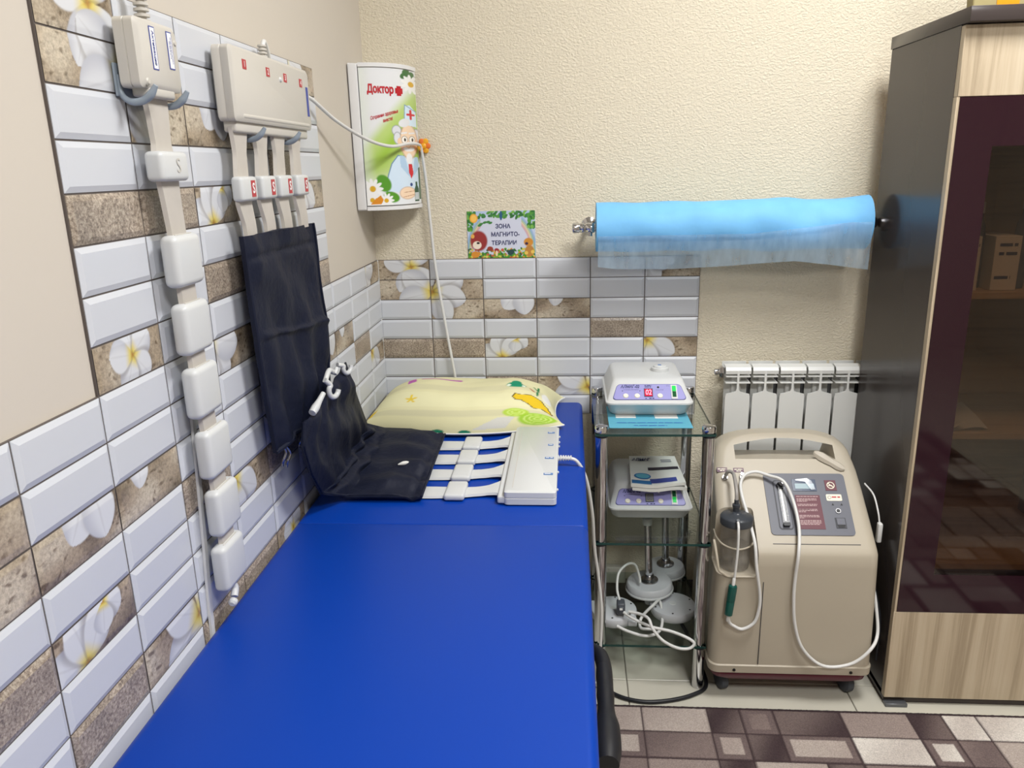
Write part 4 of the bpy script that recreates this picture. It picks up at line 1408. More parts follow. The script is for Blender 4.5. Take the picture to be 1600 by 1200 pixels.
# ------------------------------------------------------------------ radiator
rad = thing('radiator', 'white sectional radiator on the textured wall behind the concentrator', 'radiator', (1.2, -0.05, 0.25))
RF, RB, RZ0, RZ1 = -0.094, -0.016, 0.25, 0.820
PITCH_R = 0.0772
for k in range(6):
    x = 1.024 + k * PITCH_R
    x1 = x + PITCH_R - 0.0055
    xm = (x + x1) / 2
    core_ = ob('section', [rbox(xm - 0.014, xm + 0.014, RB - 0.012 - 0.045, RB - 0.010, RZ0 + 0.02, RZ1 - 0.014, 0.004, 2),
                           rbox(x + 0.003, x1 - 0.003, RF + 0.036, RF + 0.040, RZ0 + 0.02, RZ1 - 0.012, 0.001, 1),
                           rbox(xm - 0.003, xm + 0.003, RF, RB, RZ0 + 0.02, RZ1 - 0.008, 0.001, 1)], 'radiator_white', rad)
    # front blade with a rounded head
    hw = (x1 - x) / 2 - 0.0008
    zt = 0.742
    pts = [(xm - hw, RZ0 + 0.012), (xm + hw, RZ0 + 0.012), (xm + hw, zt - 0.012)]
    pts += [(xm + hw * 0.95, zt - 0.004), (xm + hw * 0.5, zt + 0.0), (xm + 0.006, zt + 0.004), (xm + 0.0030, zt + 0.012), (xm + 0.0030, RZ1 - 0.014), (xm - 0.0030, RZ1 - 0.014), (xm - 0.0030, zt + 0.012), (xm - 0.006, zt + 0.004), (xm - hw * 0.5, zt), (xm - hw * 0.95, zt - 0.004), (xm - hw, zt - 0.012)]
    ff = Frame((0, RF + 0.003, 0), (1, 0, 0), (0, 0, 1))
    ob('front_blade', ff.slab(pts, 0, 0.005), 'radiator_white', core_, 30)
    # curved top lip and two cross fins
    lip = [[(xx, RF - 0.001, RZ1 - 0.022), (xx, RF - 0.002, RZ1 - 0.012), (xx, RF + 0.004, RZ1 - 0.003), (xx, RF + 0.030, RZ1 + 0.001), (xx, RF + 0.030, RZ1 - 0.003), (xx, RF + 0.006, RZ1 - 0.007), (xx, RF + 0.002, RZ1 - 0.014), (xx, RF + 0.003, RZ1 - 0.022)] for xx in (x, x1)]
    ob('top_lip', loft(lip), 'radiator_white', core_, 30)
    ob('top_fin', [rbox(x + 0.001, x1 - 0.001, RB - 0.012, RB - 0.009, RZ1 - 0.03, RZ1, 0.0005, 1)], 'radiator_white', core_)
    for z in (0.771, 0.790):
        ob('cross_fin', rbox(x + 0.0008, x1 - 0.0008, RF - 0.001, RF + 0.036, z - 0.0019, z + 0.0019, 0.0006, 1), 'radiator_white', core_)
ob('backing', rbox(1.03, 1.024 + 6 * PITCH_R - 0.006, RF + 0.044, RF + 0.048, RZ0 + 0.03, RZ1 - 0.03, 0), 'radiator_gap_shade', rad)  # added dark sheet: its colour stands in for shade between the white sections
ob('end_plug', [lathe([(0.018, 0), (0.018, 0.006), (0.015, 0.010), (0.015, 0.014)], (1.0245, -0.055, 0.795), (-1, 0, 0), 6), lathe([(0.008, 0.012), (0.009, 0.016), (0.009, 0.025), (0.006, 0.027)], (1.0245, -0.055, 0.795), (-1, 0, 0), 14)], 'chrome', rad)
ob('wall_support', [rbox(1.06, 1.08, RB, -0.0005, 0.76, 0.79, 0.002), rbox(1.36, 1.38, RB, -0.0005, 0.76, 0.79, 0.002)], 'radiator_white', rad)

# ------------------------------------------------------------------ glass and chrome stand
st = thing('glass_stand', 'three tier glass stand with chrome tube legs beside the couch', 'stand', (0.79, -0.255, 0))
SHZ = (0.735, 0.435, 0.132)
LEGS = [(0.655, -0.432), (0.922, -0.432), (0.655, -0.075), (0.922, -0.075)]
for x, y in LEGS:
    lg = ob('leg', [lathe([(0.0145, 0.0), (0.0155, 0.004), (0.0155, 0.746)], (x, y, 0.0), 'z', 28)], 'chrome', st)
    ob('leg_cap', lathe([(0.0155, 0), (0.0172, 0.001), (0.0172, 0.013), (0.0155, 0.016), (0.010, 0.0172)], (x, y, SHZ[0] + 0.004), 'z', 28), 'chrome', lg)
    for z in SHZ:
        ob('clamp_ring', lathe([(0.0158, -0.009), (0.0172, -0.008), (0.0172, -0.0045), (0.0158, -0.004)], (x, y, z), 'z', 28), 'black_rubber', lg)
for z in SHZ:
    sh = ob('shelf', rbox(0.640, 0.937, -0.448, -0.055, z - 0.003, z + 0.003, 0.0), 'shelf_glass', st)
    e = 0.0011
    ob('polished_edge', [rbox(0.640, 0.937, -0.448 - e, -0.448, z - 0.003, z + 0.003, 0), rbox(0.937, 0.937 + e, -0.448, -0.055, z - 0.003, z + 0.003, 0), rbox(0.640 - e, 0.640, -0.448, -0.055, z - 0.003, z + 0.003, 0)], 'glass_edge', sh)


# ------------------------------------------------------------------ desktop units of the magnetic devices
def control_unit(dx, z0, label, on):
    t = thing('control_unit', label, 'medical device', (0.785 + dx, -0.19, z0), 'white control units on the glass stand')
    prof = [(0.0, 0.098, -0.296, -0.062), (0.005, 0.103, -0.301, -0.056), (0.033, 0.111, -0.324, -0.046), (0.0365, 0.1145, -0.329, -0.043), (0.0405, 0.1145, -0.329, -0.043), (0.0425, 0.110, -0.3235, -0.047),
            (0.0825, 0.095, -0.2725, -0.066), (0.0885, 0.090, -0.263, -0.072), (0.0905, 0.084, -0.255, -0.080)]
    rings = [[(x, y, z0 + z) for x, y in rrect(0.785 + dx, (yf + yb) / 2, hx, (yb - yf) / 2, 0.020)] for z, hx, yf, yb in prof]
    ob('housing', loft(rings), 'white_plastic', t, 35)
    f = Frame((0.785 + dx, -0.298, z0 + 0.0625), (1, 0, 0), (0, 0.051, 0.040))
    def trap(k, dh):
        pts = rrect(0, 0.0, 0.0905 - k, 0.0255 - k, 0.010)
        return [(a * (1 - 0.08 * (b / 0.0255)), b) for a, b in pts]
    ob('panel_edge', f.slab(trap(0, 0), -0.004, 0.0012), 'lilac_edge', t)
    pn = ob('front_panel', f.slab(trap(0.0012, 0), -0.004, 0.0016), 'lilac_panel', t)
    for a in (-0.062, -0.032, 0.028):
        ob('button', [f.disc(a, -0.013, 0.0078, 0.001, 0.004, 20, 0.0062)], 'button_cream', t)
    ob('lettering', text_geo('АЛМАГ-02', 0.0095, f, -0.050, 0.0165, 0.0020, 0.03, 0.25, width=0.050), 'navy_print', pn, 0)
    ob('lettering', text_geo('УСТАНОВКА ПРОГРАММЫ', 0.0026, f, -0.047, 0.0065, 0.0019, 0.0, width=0.040), 'navy_print', pn, 0)
    ob('small_print', print_lines(f, -0.011, 0.008, 0.0205, 0.0026, 0.0019, 1) + print_lines(f, -0.011, 0.006, 0.0158, 0.0026, 0.0019, 2), 'navy_print', pn, 0)
    ob('lettering', text_geo('ПУСК СТОП', 0.0026, f, 0.028, 0.0058, 0.0019, 0.0, width=0.020), 'navy_print', pn, 0)
    ob('small_print', print_lines(f, -0.001, 0.012, -0.0212, 0.0032, 0.0019, 3) + [f.slab([(-0.012, -0.0228), (-0.006, -0.0228), (-0.009, -0.0192)], 0.0015, 0.0019)], 'navy_print', pn, 0)
    ob('lettering', text_geo('СЕТЬ', 0.0024, f, 0.050, 0.0190, 0.0019, 0.0, width=0.008), 'navy_print', pn, 0)
    for s in (-1, 1):
        ob('arrow', f.slab([(-0.047 + s * 0.025, 0.0030), (-0.047 + s * 0.022, 0.0050), (-0.047 + s * 0.022, 0.0010)], 0.0016, 0.002), 'navy_print', pn)
    dw = ob('display', f.rect(-0.0135, 0.0095, -0.0165, 0.0105, 0.001, 0.0024), 'lcd_frame', t)
    ob('display_window', f.rect(-0.0118, 0.0078, -0.0145, 0.0085, 0.001, 0.0028), 'led_window' if on else 'lcd_off', dw)
    ob('digits', text_geo('02' if on else '88', 0.0165, f, -0.002, -0.003, 0.0032, 0.012, 0.12, width=0.0155), 'led_digit' if on else 'grey_print', dw, 0)
    ob('indicator', f.disc(0.0245, 0.0148, 0.0034, 0.001, 0.003, 16, 0.0025), 'black_print' if on else 'white_print', t)
    sw_ = ob('power_switch', f.rect(0.0575, 0.0735, -0.0235, 0.0215, 0.001, 0.0032), 'white_plastic', t)
    ob('rocker', f.rect(0.0607, 0.0703, 0.0005, 0.0175, 0.003, 0.0046), 'switch_lit' if on else 'switch_green', sw_)
    ob('rocker', f.rect(0.0607, 0.0703, -0.0175, -0.0005, 0.003, 0.0040), 'switch_green' if on else 'switch_lit', sw_)
    for k, x in enumerate((-0.08, 0.08)):
        ob('rubber_foot', lathe([(0.006, 0), (0.006, 0.0012)], (0.785 + dx + x, -0.27, z0 - 0.0011), 'z', 12), 'black_rubber', t)
        ob('rubber_foot', lathe([(0.006, 0), (0.006, 0.0012)], (0.785 + dx + x, -0.09, z0 - 0.0011), 'z', 12), 'black_rubber', t)
    if on:
        d = ob('top_socket', lathe([(0.0245, 0.0), (0.0250, 0.002), (0.0245, 0.009), (0.021, 0.011), (0.0185, 0.0105), (0.0185, 0.013), (0.016, 0.015), (0.004, 0.0155)], (0.826 + dx, -0.175, z0 + 0.0903), 'z', 32), 'white_plastic', t)
        fd = Frame((0.826 + dx, -0.175, z0 + 0.1058), (1, 0, 0), (0, 1, 0))
        ob('socket_print', [fd.rect(-0.006, 0.003, -0.004, 0.0035, 0, 0.0006)], 'blue_print', d)
    return t


lf = thing('leaflet', 'light blue printed leaflet under the upper control unit', 'leaflet', (0.78, -0.38, SHZ[0] + 0.003))
ob('paper_sheet', rbox(0.676, 0.888, -0.402, -0.215, SHZ[0] + 0.0032, SHZ[0] + 0.0042, 0), 'leaflet_blue', lf)
lff = Frame((0.782, -0.372, SHZ[0] + 0.0043), (1, 0, 0), (0, 1, 0))
for k, (b, w) in enumerate(((0.010, 0.17), (-0.012, 0.085))):
    ob('small_print', print_lines(lff, -w / 2, w / 2, b, 0.006, 0.0004, 20 + k), 'blue_print', lf, 0)
ob('paper_slip', rbox(0.697, 0.75, -0.322, -0.26, SHZ[0] + 0.0044, SHZ[0] + 0.0048, 0), 'paper_white', lf)
ob('paper_slip', rbox(0.80, 0.86, -0.326, -0.26, SHZ[0] + 0.0044, SHZ[0] + 0.0048, 0), 'paper_white', lf)
control_unit(0.0, SHZ[0] + 0.0062, 'white control unit with glowing red digits on the top glass shelf', True)
control_unit(0.010, SHZ[1] + 0.0045, 'white control unit with blank grey display on the middle glass shelf', False)

# booklets on the lower unit
BZ = SHZ[1] + 0.0965
for k, (lab, dz, dxx) in enumerate((('plain white booklet directly on the lower control unit', 0.0, 0.004), ('white printed booklet with blue band, topmost on the lower control unit', 0.0105, 0.0))):
    bkt = thing('booklet', lab, 'booklet', (0.815, -0.22, BZ + dz), 'booklets on the lower control unit')

    def page(u, v, dz=dz, dxx=dxx):
        x0, x1 = 0.750 - 0.010 * v, 0.884 + 0.004 * v
        x = x0 + (x1 - x0) * u + dxx
        y = -0.108 - 0.215 * v - 0.006 * math.sin(5 * u) * v
        z = BZ + dz + 0.0085 + 0.0012 * math.sin(9 * u + 1) * v + (0.005 * (u > 0.75) * (u - 0.75) * 4 * v if dz else 0)
        return (x, y, z)
    bk = ob('pages', sheet(lambda u, v: page(1 - u, v), 24, 20, 0.0085), 'paper_white', bkt, 50)
    if dz:
        def printed(name, quad, m, h=0.0006):
            V, F = [], []
            n = 8
            for i in range(n + 1):
                for j in range(n + 1):
                    a, b = i / n, j / n
                    u = quad[0] + (quad[1] - quad[0]) * a
                    v = quad[2] + (quad[3] - quad[2]) * b
                    p = page(u, v)
                    V.append((p[0], p[1], p[2] + h))
            F = [(i * (n + 1) + j, i * (n + 1) + j + 1, (i + 1) * (n + 1) + j + 1, (i + 1) * (n + 1) + j) for i in range(n) for j in range(n)]
            ob(name, (V, F), m, bk, 0)
        printed('blue_band', (0.02, 0.38, 0.86, 0.97), 'paper_blue')
        printed('violet_band', (0.36, 0.86, 0.80, 0.94), 'indigo_print')
        printed('strap_picture', (0.36, 0.97, 0.42, 0.52), 'paper_dark')
        printed('grey_line', (0.66, 0.88, 0.15, 0.18), 'grey_print')
        printed('grey_line', (0.66, 0.88, 0.21, 0.24), 'grey_print')
        bf = Frame(page(0.2, 0.16), (1, 0, 0), (0, 1, 0))
        ob('lettering', text_geo('АЛМАГ', 0.019, bf, 0.006, 0.0, 0.0022, 0.045, 0.2, width=0.054), 'navy_print', bk, 0)
        V = []
        for rr in (1.0,):
            for q in range(24):
                a = 2 * PI * q / 24
                p = page(0.23 + 0.16 * math.cos(a), 0.72 + 0.10 * math.sin(a))
                V.append((p[0], p[1], p[2] + 0.0009))
        ob('oval_picture', (V, [tuple(range(24))]), 'paper_blue', bk, 0)
        V2 = []
        for q in range(24):
            a = 2 * PI * q / 24
            p = page(0.23 + 0.13 * math.cos(a), 0.72 + 0.075 * math.sin(a))
            V2.append((p[0], p[1], p[2] + 0.0014))
        ob('oval_picture', (V2, [tuple(range(24))]), 'leaflet_blue', bk, 0)

# ------------------------------------------------------------------ round emitters on the bottom shelf
Z3 = SHZ[2] + 0.0035


def flat_emitter(cx, cy, label):
    t = thing('round_emitter', label, 'medical device', (cx, cy, Z3), 'round emitters on the bottom shelf')
    e = ob('disc_body', lathe([(0.052, 0.0), (0.060, 0.004), (0.064, 0.012), (0.066, 0.026), (0.064, 0.031), (0.058, 0.033), (0.02, 0.034)], (cx, cy, Z3), 'z', 44), 'emitter_grey', t)
    for k in range(6):
        a = 2 * PI * k / 6 + 0.4
        ob('screw_hole', lathe([(0.0028, 0), (0.0028, 0.0006)], (cx + 0.055 * math.cos(a), cy + 0.055 * math.sin(a), Z3 + 0.0334), 'z', 10), 'black_print', e)
    ob('centre_mark', lathe([(0.011, 0), (0.010, 0.0012), (0.006, 0.0014)], (cx, cy, Z3 + 0.0338), 'z', 20), 'white_plastic', e)
    return t


fe1 = flat_emitter(0.698, -0.318, 'flat round emitter with white cord behind the stand leg nearest the couch')
ob('side_lug', rbox(0.734, 0.760, -0.378, -0.348, Z3 + 0.010, Z3 + 0.027, 0.004), 'emitter_grey', fe1)
ob('side_lug', rbox(0.634, 0.655, -0.300, -0.270, Z3 + 0.010, Z3 + 0.027, 0.004), 'emitter_grey', fe1)
ob('cord', tube([(0.704, -0.382, Z3 + 0.014), (0.735, -0.398, Z3 + 0.008), (0.78, -0.412, Z3 + 0.0045), (0.815, -0.395, Z3 + 0.0045), (0.832, -0.352, Z3 + 0.010), (0.830, -0.300, Z3 + 0.045), (0.808, -0.330, Z3 + 0.05), (0.775, -0.345, Z3 + 0.02), (0.770, -0.375, Z3 + 0.006), (0.800, -0.385, Z3 + 0.008)], 0.0042, 10, 8), 'white_cable', fe1)
fe2 = flat_emitter(0.868, -0.290, 'flat round emitter on the bottom shelf beside the concentrator')


def post_emitter(cx, cy, z, label, tilt, h, zo, k=1.0):
    t = thing('round_emitter', label, 'medical device', (cx, cy, Z3), 'round emitters on the bottom shelf')
    ax = np.array(tilt, float)
    ax /= np.linalg.norm(ax)
    e = ob('disc_body', lathe([(0.058 * k, -0.014), (0.066 * k, -0.010), (0.068 * k, -0.004), (0.066 * k, 0.010), (0.062 * k, 0.015), (0.02, 0.017)], (cx, cy, z), ax, 44), 'emitter_grey', t)
    ob('disc_rim', lathe([(0.0685 * k, -0.012), (0.070 * k, -0.010), (0.070 * k, -0.007), (0.0685 * k, -0.005)], (cx, cy, z), ax, 44), 'white_plastic', e)
    ob('post_socket', lathe([(0.027, 0.016), (0.026, 0.020), (0.016, 0.024), (0.014, 0.034), (0.012, 0.036)], (cx, cy, z), ax, 28), 'steel', t)
    ob('post', lathe([(0.0105, 0.018), (0.0105, h)], (cx, cy, z), ax, 20), 'chrome', t)
    ob('post_head', [lathe([(0.013, h - 0.004), (0.014, h), (0.014, h + 0.016), (0.010, h + 0.02)], (cx, cy, z), ax, 20)], 'white_plastic', t)
    if zo:
        ob('stem_below', lathe([(0.012, 0), (0.012, z - 0.0145 - Z3)], (cx, cy, Z3), 'z', 20), 'emitter_grey', t)


post_emitter(0.806, -0.235, SHZ[2] + 0.062, 'grey round emitter with chrome post in the middle of the bottom shelf', (-0.05, 0.0, 1), 0.20, True)
post_emitter(0.866, -0.122, SHZ[2] + 0.054, 'grey round emitter with chrome post at the rear of the bottom shelf', (-0.03, 0.0, 1), 0.20, True, 0.86)
pc = thing('power_cable', 'white cable with grey plug looping over the bottom glass shelf', 'cable', (0.74, -0.38, Z3))
ob('plug', [rbox(0.704, 0.727, -0.372, -0.340, 0.176, 0.212, 0.005), rbox(0.708, 0.723, -0.376, -0.336, 0.184, 0.205, 0.003)], 'plug_grey', pc)
ob('plug_print', rbox(0.711, 0.719, -0.3768, -0.3755, 0.196, 0.202, 0), 'white_print', pc)
ob('cord', tube([(0.712, -0.35, 0.212), (0.706, -0.33, 0.236), (0.712, -0.30, 0.268), (0.738, -0.27, 0.280), (0.762, -0.25, 0.268), (0.774, -0.262, 0.238), (0.776, -0.27, 0.222)], 0.0036, 10, 8), 'white_cable', pc)
ob('cord', tube([(0.722, -0.376, 0.190), (0.745, -0.392, 0.182), (0.776, -0.41, 0.176), (0.80, -0.42, 0.172), (0.845, -0.43, 0.168), (0.885, -0.445, 0.160), (0.905, -0.4525, 0.148), (0.893, -0.456, 0.134), (0.862, -0.456, 0.134), (0.822, -0.455, 0.155), (0.795, -0.446, 0.185), (0.785, -0.43, 0.205), (0.765, -0.40, 0.200), (0.735, -0.385, 0.198)], 0.0042, 10, 8), 'white_cable', pc)
ws = thing('wall_socket', 'white double wall socket low on the wall behind the stand', 'socket', (0.70, -0.015, 0.09))
ob('socket_box', [rbox(0.640, 0.752, -0.038, -0.0125, 0.084, 0.142, 0.005)], 'socket_white', ws)
ob('socket_face', [rbox(0.645, 0.694, -0.0405, -0.037, 0.088, 0.138, 0.002)], 'socket_white', ws)
ob('socket_face', [rbox(0.698, 0.747, -0.0405, -0.037, 0.088, 0.138, 0.002)], 'socket_white', ws)
ob('inserted_plug', [rbox(0.655, 0.685, -0.075, -0.0408, 0.097, 0.129, 0.006)], 'socket_white', ws)
bc = ob('floor_cord', tube([(0.640, -0.44, 0.0062), (0.678, -0.473, 0.0062), (0.718, -0.500, 0.0062), (0.776, -0.5135, 0.0062), (0.845, -0.503, 0.0062), (0.905, -0.478, 0.0062), (0.9445, -0.440, 0.0062), (0.945, -0.36, 0.0062), (0.93, -0.2, 0.0062), (0.90, -0.04, 0.0062)], 0.0055, 10, 8), 'black_rubber')
tag(bc, 'dark grey power cord curving on the floor around the stand feet', 'cord')

# ------------------------------------------------------------------ oxygen concentrator
oc = thing('oxygen_concentrator', 'beige oxygen concentrator on casters beside the dark cupboard', 'medical device', (1.145, -0.33, 0))
OX = 1.148
cr_prof = [  # z, half width, front y, back y, corner radius
    (0.088, 0.203, -0.490, -0.150, 0.022), (0.093, 0.209, -0.499, -0.145, 0.026), (0.114, 0.2095, -0.500, -0.145, 0.026), (0.117, 0.206, -0.497, -0.147, 0.026),
    (0.20, 0.205, -0.498, -0.148, 0.026), (0.30, 0.202, -0.4985, -0.148, 0.026), (0.40, 0.1985, -0.499, -0.150, 0.026), (0.432, 0.197, -0.499, -0.150, 0.026),
    (0.442, 0.1955, -0.494, -0.150, 0.026), (0.452, 0.1945, -0.4852, -0.151, 0.026), (0.50, 0.1925, -0.431, -0.152, 0.026), (0.55, 0.190, -0.3735, -0.154, 0.026),
    (0.59, 0.186, -0.3275, -0.165, 0.026), (0.615, 0.180, -0.2988, -0.182, 0.026), (0.630, 0.1755, -0.2816, -0.190, 0.026), (0.640, 0.168, -0.2702, -0.193, 0.024),
    (0.650, 0.154, -0.2587, -0.195, 0.020), (0.657, 0.137, -0.2507, -0.196, 0.016), (0.663, 0.113, -0.2440, -0.197, 0.012), (0.667, 0.084, -0.2395, -0.198, 0.010), (0.669, 0.050, -0.2375, -0.199, 0.008)]
rings = [[(x, y, z) for x, y in rrect(OX, (yf + yb) / 2, hx, (yb - yf) / 2, r, 7)] for z, hx, yf, yb, r in cr_prof]


def cut(base, cutters):
    """Subtract closed solids from a mesh and return the result as geometry."""
    me = to_mesh('solid', [base], 0)
    o = bpy.data.objects.new('solid', me)
    COL.objects.link(o)
    cs_ = []
    for g in cutters:
        c = bpy.data.objects.new('cutter', to_mesh('cutter', [g], 0))
        COL.objects.link(c)
        md = o.modifiers.new('cut', 'BOOLEAN')
        md.operation, md.object, md.solver = 'DIFFERENCE', c, 'EXACT'
        cs_.append(c)
    bpy.context.view_layer.update()
    res = bpy.data.meshes.new_from_object(o.evaluated_get(bpy.context.evaluated_depsgraph_get()))
    g = ([v.co.copy() for v in res.vertices], [tuple(p.vertices) for p in res.polygons])
    for q in [o] + cs_:
        d = q.data
        bpy.data.objects.remove(q)
        bpy.data.meshes.remove(d)
    bpy.data.meshes.remove(res)
    return g


arch = [(1.020, 0.0), (1.020, 0.033)] + [(1.020 + 0.262 * k / 16, 0.034 + 0.0175 * math.sin(PI * k / 16)) for k in range(17)] + [(1.282, 0.033), (1.282, 0.0)]
hole = loft([[(x, y, z0_ + dz) for x, dz in arch] for y, z0_ in ((-0.60, 0.669), (-0.296, 0.6155), (-0.20, 0.5985), (-0.05, 0.572))])
bay = rbox(0.90, 1.047, -0.70, -0.405, 0.376, 0.560, 0.010, 3)
ob('housing', cut(loft(rings), [hole, bay]), 'conc_beige', oc, 32)
SF = Frame((0, -0.5, 0.44), (1, 0, 0), (0, 0.754, 0.656))    # sloping face: a = x, b = distance up the slope
ob('front_seam', [rbox(1.0625, 1.064, -0.5004, -0.497, 0.12, 0.36, 0)], 'conc_groove', oc)
ob('face_line', [SF.rect(1.085, 1.300, 0.026, 0.0275, -0.001, 0.0006)], 'conc_groove', oc)
ob('base_tray', [loft([[(x, y, z) for x, y in rrect(OX, -0.322, hx, hy, 0.025)] for z, hx, hy in ((0.060, 0.165, 0.155), (0.066, 0.175, 0.165), (0.074, 0.198, 0.170), (0.089, 0.202, 0.172))])], 'conc_maroon', oc)
for x in (1.003, 1.301):
    ob('screw', lathe([(0.0042, 0), (0.0042, 0.0012), (0.002, 0.0014)], (x, -0.4998, 0.102), (0, -1, 0), 14), 'black_print', oc)
for x in (0.985, 1.315):
    for y in (-0.432, -0.21):
        cs2 = ob('caster', [lathe([(0.026, -0.011), (0.030, -0.008), (0.030, 0.008), (0.026, 0.011)], (x, y, 0.0301), (1, 0.25, 0), 24)], 'caster_grey', oc)
        ob('caster_fork', [rbox(x - 0.018, x + 0.018, y - 0.020, y + 0.020, 0.044, 0.070, 0.008)], 'caster_grey', cs2)
# control panel
top_c = [(1.293 - 0.010 + 0.010 * math.cos(a), 0.210 + 0.010 * math.sin(a)) for a in np.linspace(0, PI / 2, 6)]
pl = rrect(1.189, 0.1365, 0.104, 0.0865, 0.010)
pl = [(a, b + (0.004 * (1 - ((a - 1.189) / 0.104) ** 2) if b > 0.2 else 0)) for a, b in pl]
cpn = ob('control_panel', SF.slab(pl, -0.003, 0.0022), 'conc_panel', oc)
ob('meter_recess', [SF.rect(1.1065, 1.1430, 0.064, 0.2035, 0.001, 0.0028, 0.008)], 'conc_groove', cpn)
ob('meter_bed', [SF.rect(1.1095, 1.1400, 0.067, 0.2005, 0.001, 0.0034, 0.007)], 'conc_panel', cpn)
fm = ob('flow_meter', [SF.rect(1.1165, 1.1325, 0.078, 0.180, 0.003, 0.012, 0.003)], 'clear_plastic', oc)
ob('meter_tube', [SF.rect(1.1215, 1.1265, 0.086, 0.176, 0.004, 0.008, 0.002)], 'white_print', fm)
ob('meter_foot', [SF.rect(1.1165, 1.1330, 0.071, 0.080, 0.003, 0.013, 0.002)], 'black_rubber', fm)
ob('meter_scale', [SF.rect(1.1285, 1.1315, 0.090, 0.165, 0.003, 0.0045)], 'conc_groove', fm)
ob('meter_knob', [SF.disc(1.1245, 0.1855, 0.0105, 0.004, 0.012, 24, 0.0095), SF.disc(1.1245, 0.1855, 0.0060, 0.012, 0.018, 20, 0.0050)], 'black_rubber', fm)
ob('knob_cap', [SF.disc(1.1250, 0.1855, 0.0048, 0.018, 0.0195, 18, 0.0038)], 'steel', fm)
ds = ob('display', [SF.rect(1.1565, 1.2175, 0.172, 0.2060, 0.001, 0.0034)], 'lcd_frame', oc)
ob('screen', [SF.rect(1.163, 1.212, 0.1785, 0.1935, 0.002, 0.0040)], 'lcd_screen', ds)
ob('peeling_film', [loft([[SF(1.166, 0.2045, 0.006), SF(1.195, 0.207, 0.009), SF(1.195, 0.204, 0.009), SF(1.166, 0.2015, 0.006)], [SF(1.190, 0.200, 0.008), SF(1.206, 0.199, 0.009), SF(1.205, 0.196, 0.009), SF(1.189, 0.197, 0.008)], [SF(1.202, 0.176, 0.007), SF(1.213, 0.177, 0.007), SF(1.213, 0.175, 0.007), SF(1.202, 0.174, 0.007)]])], 'film', ds)
nsn = ob('no_smoking_sign', [SF.rect(1.240, 1.2685, 0.174, 0.204, 0.001, 0.0032)], 'label_maroon', oc)


def ring_geo(a, b, r0, r1, h0, h1, n=28):
    f = lambda r, h: [SF(a + r * math.cos(2 * PI * k / n), b + r * math.sin(2 * PI * k / n), h) for k in range(n)]
    V = f(r0, h1) + f(r1, h1) + f(r1, h0)
    F = [(k, (k + 1) % n, n + (k + 1) % n, n + k)[::-1] for k in range(n)] + [(n + k, n + (k + 1) % n, 2 * n + (k + 1) % n, 2 * n + k) for k in range(n)]
    return V, F


ob('ring_symbol', [ring_geo(1.2545, 0.189, 0.0078, 0.0100, 0.003, 0.0038)], 'label_cream', nsn)
ob('cigarette_symbol', [SF.slab([(1.2485, 0.187), (1.2585, 0.187), (1.2585, 0.1895), (1.2485, 0.1895)], 0.003, 0.0036), SF.slab([(1.2482, 0.1938), (1.2498, 0.1952), (1.2612, 0.1842), (1.2596, 0.1828)], 0.003, 0.0038)], 'label_cream', nsn)
bl_ = ob('maker_label', [SF.rect(1.2375, 1.2765, 0.145, 0.1635, 0.001, 0.0032, 0.003)], 'label_cream', oc)
ob('maker_mark', [ring_geo(1.2455, 0.1545, 0.0035, 0.0045, 0.003, 0.0036)], 'label_purple', bl_)
ob('maker_print', print_lines(SF, 1.2515, 1.2725, 0.1555, 0.0042, 0.0035, 9), 'red_label', bl_, 0)
wl = ob('warning_label', [SF.rect(1.158, 1.2215, 0.066, 0.1610, 0.001, 0.0030)], 'label_maroon', oc)
tl = []
for b, w in ((0.1565, 0.056), (0.150, 0.050), (0.1465, 0.050), (0.143, 0.026), (0.1345, 0.050), (0.131, 0.048), (0.1205, 0.030), (0.1205, 0.048), (0.117, 0.048), (0.1135, 0.018), (0.1035, 0.050), (0.100, 0.050), (0.0965, 0.012), (0.0895, 0.052), (0.086, 0.052), (0.0825, 0.052), (0.079, 0.048)):
    tl += print_lines(SF, 1.1615, 1.1615 + w, b, 0.0021, 0.0033, int(b * 1e4))
ob('warning_print', tl, 'label_pale', wl, 0)
for x in (1.2505, 1.2725):
    ob('status_light', [SF.slab([(x - 0.003, 0.133), (x + 0.003, 0.133), (x, 0.1385)], 0.001, 0.0032)], 'black_print', oc)
ob('reset_button', [SF.disc(1.2605, 0.1165, 0.0078, 0.001, 0.005, 24, 0.0068)], 'steel', oc)
ob('reset_core', [SF.disc(1.2605, 0.1165, 0.0050, 0.004, 0.0058, 20, 0.0045)], 'black_rubber', oc)
ps = ob('power_switch', [SF.rect(1.2485, 1.2745, 0.069, 0.098, 0.001, 0.0034)], 'conc_groove', oc)
ob('rocker', [SF.rect(1.2515, 1.2715, 0.078, 0.0955, 0.003, 0.0055)], 'conc_panel', ps)
ob('rocker', [SF.rect(1.2535, 1.2695, 0.0715, 0.078, 0.003, 0.0045)], 'black_print', ps)
ob('switch_mark', [SF.rect(1.261, 1.262, 0.0885, 0.0925, 0.005, 0.0059), ring_geo(1.2615, 0.0830, 0.0012, 0.0020, 0.005, 0.0059, 14)], 'grey_print', ps)
for x, s0 in ((0.981, 0.2345), (1.024, 0.2335)):
    lb = ob('outlet_label', [SF.rect(x - 0.0135, x + 0.0135, s0 - 0.0065, s0 + 0.0065, -0.001, 0.0008)], 'label_purple', oc)
    ob('outlet_print', print_lines(SF, x - 0.011, x + 0.011, s0 + 0.002, 0.0026, 0.0012, 40) + print_lines(SF, x - 0.006, x + 0.006, s0 - 0.0028, 0.0026, 0.0012, 41), 'label_cream', lb, 0)
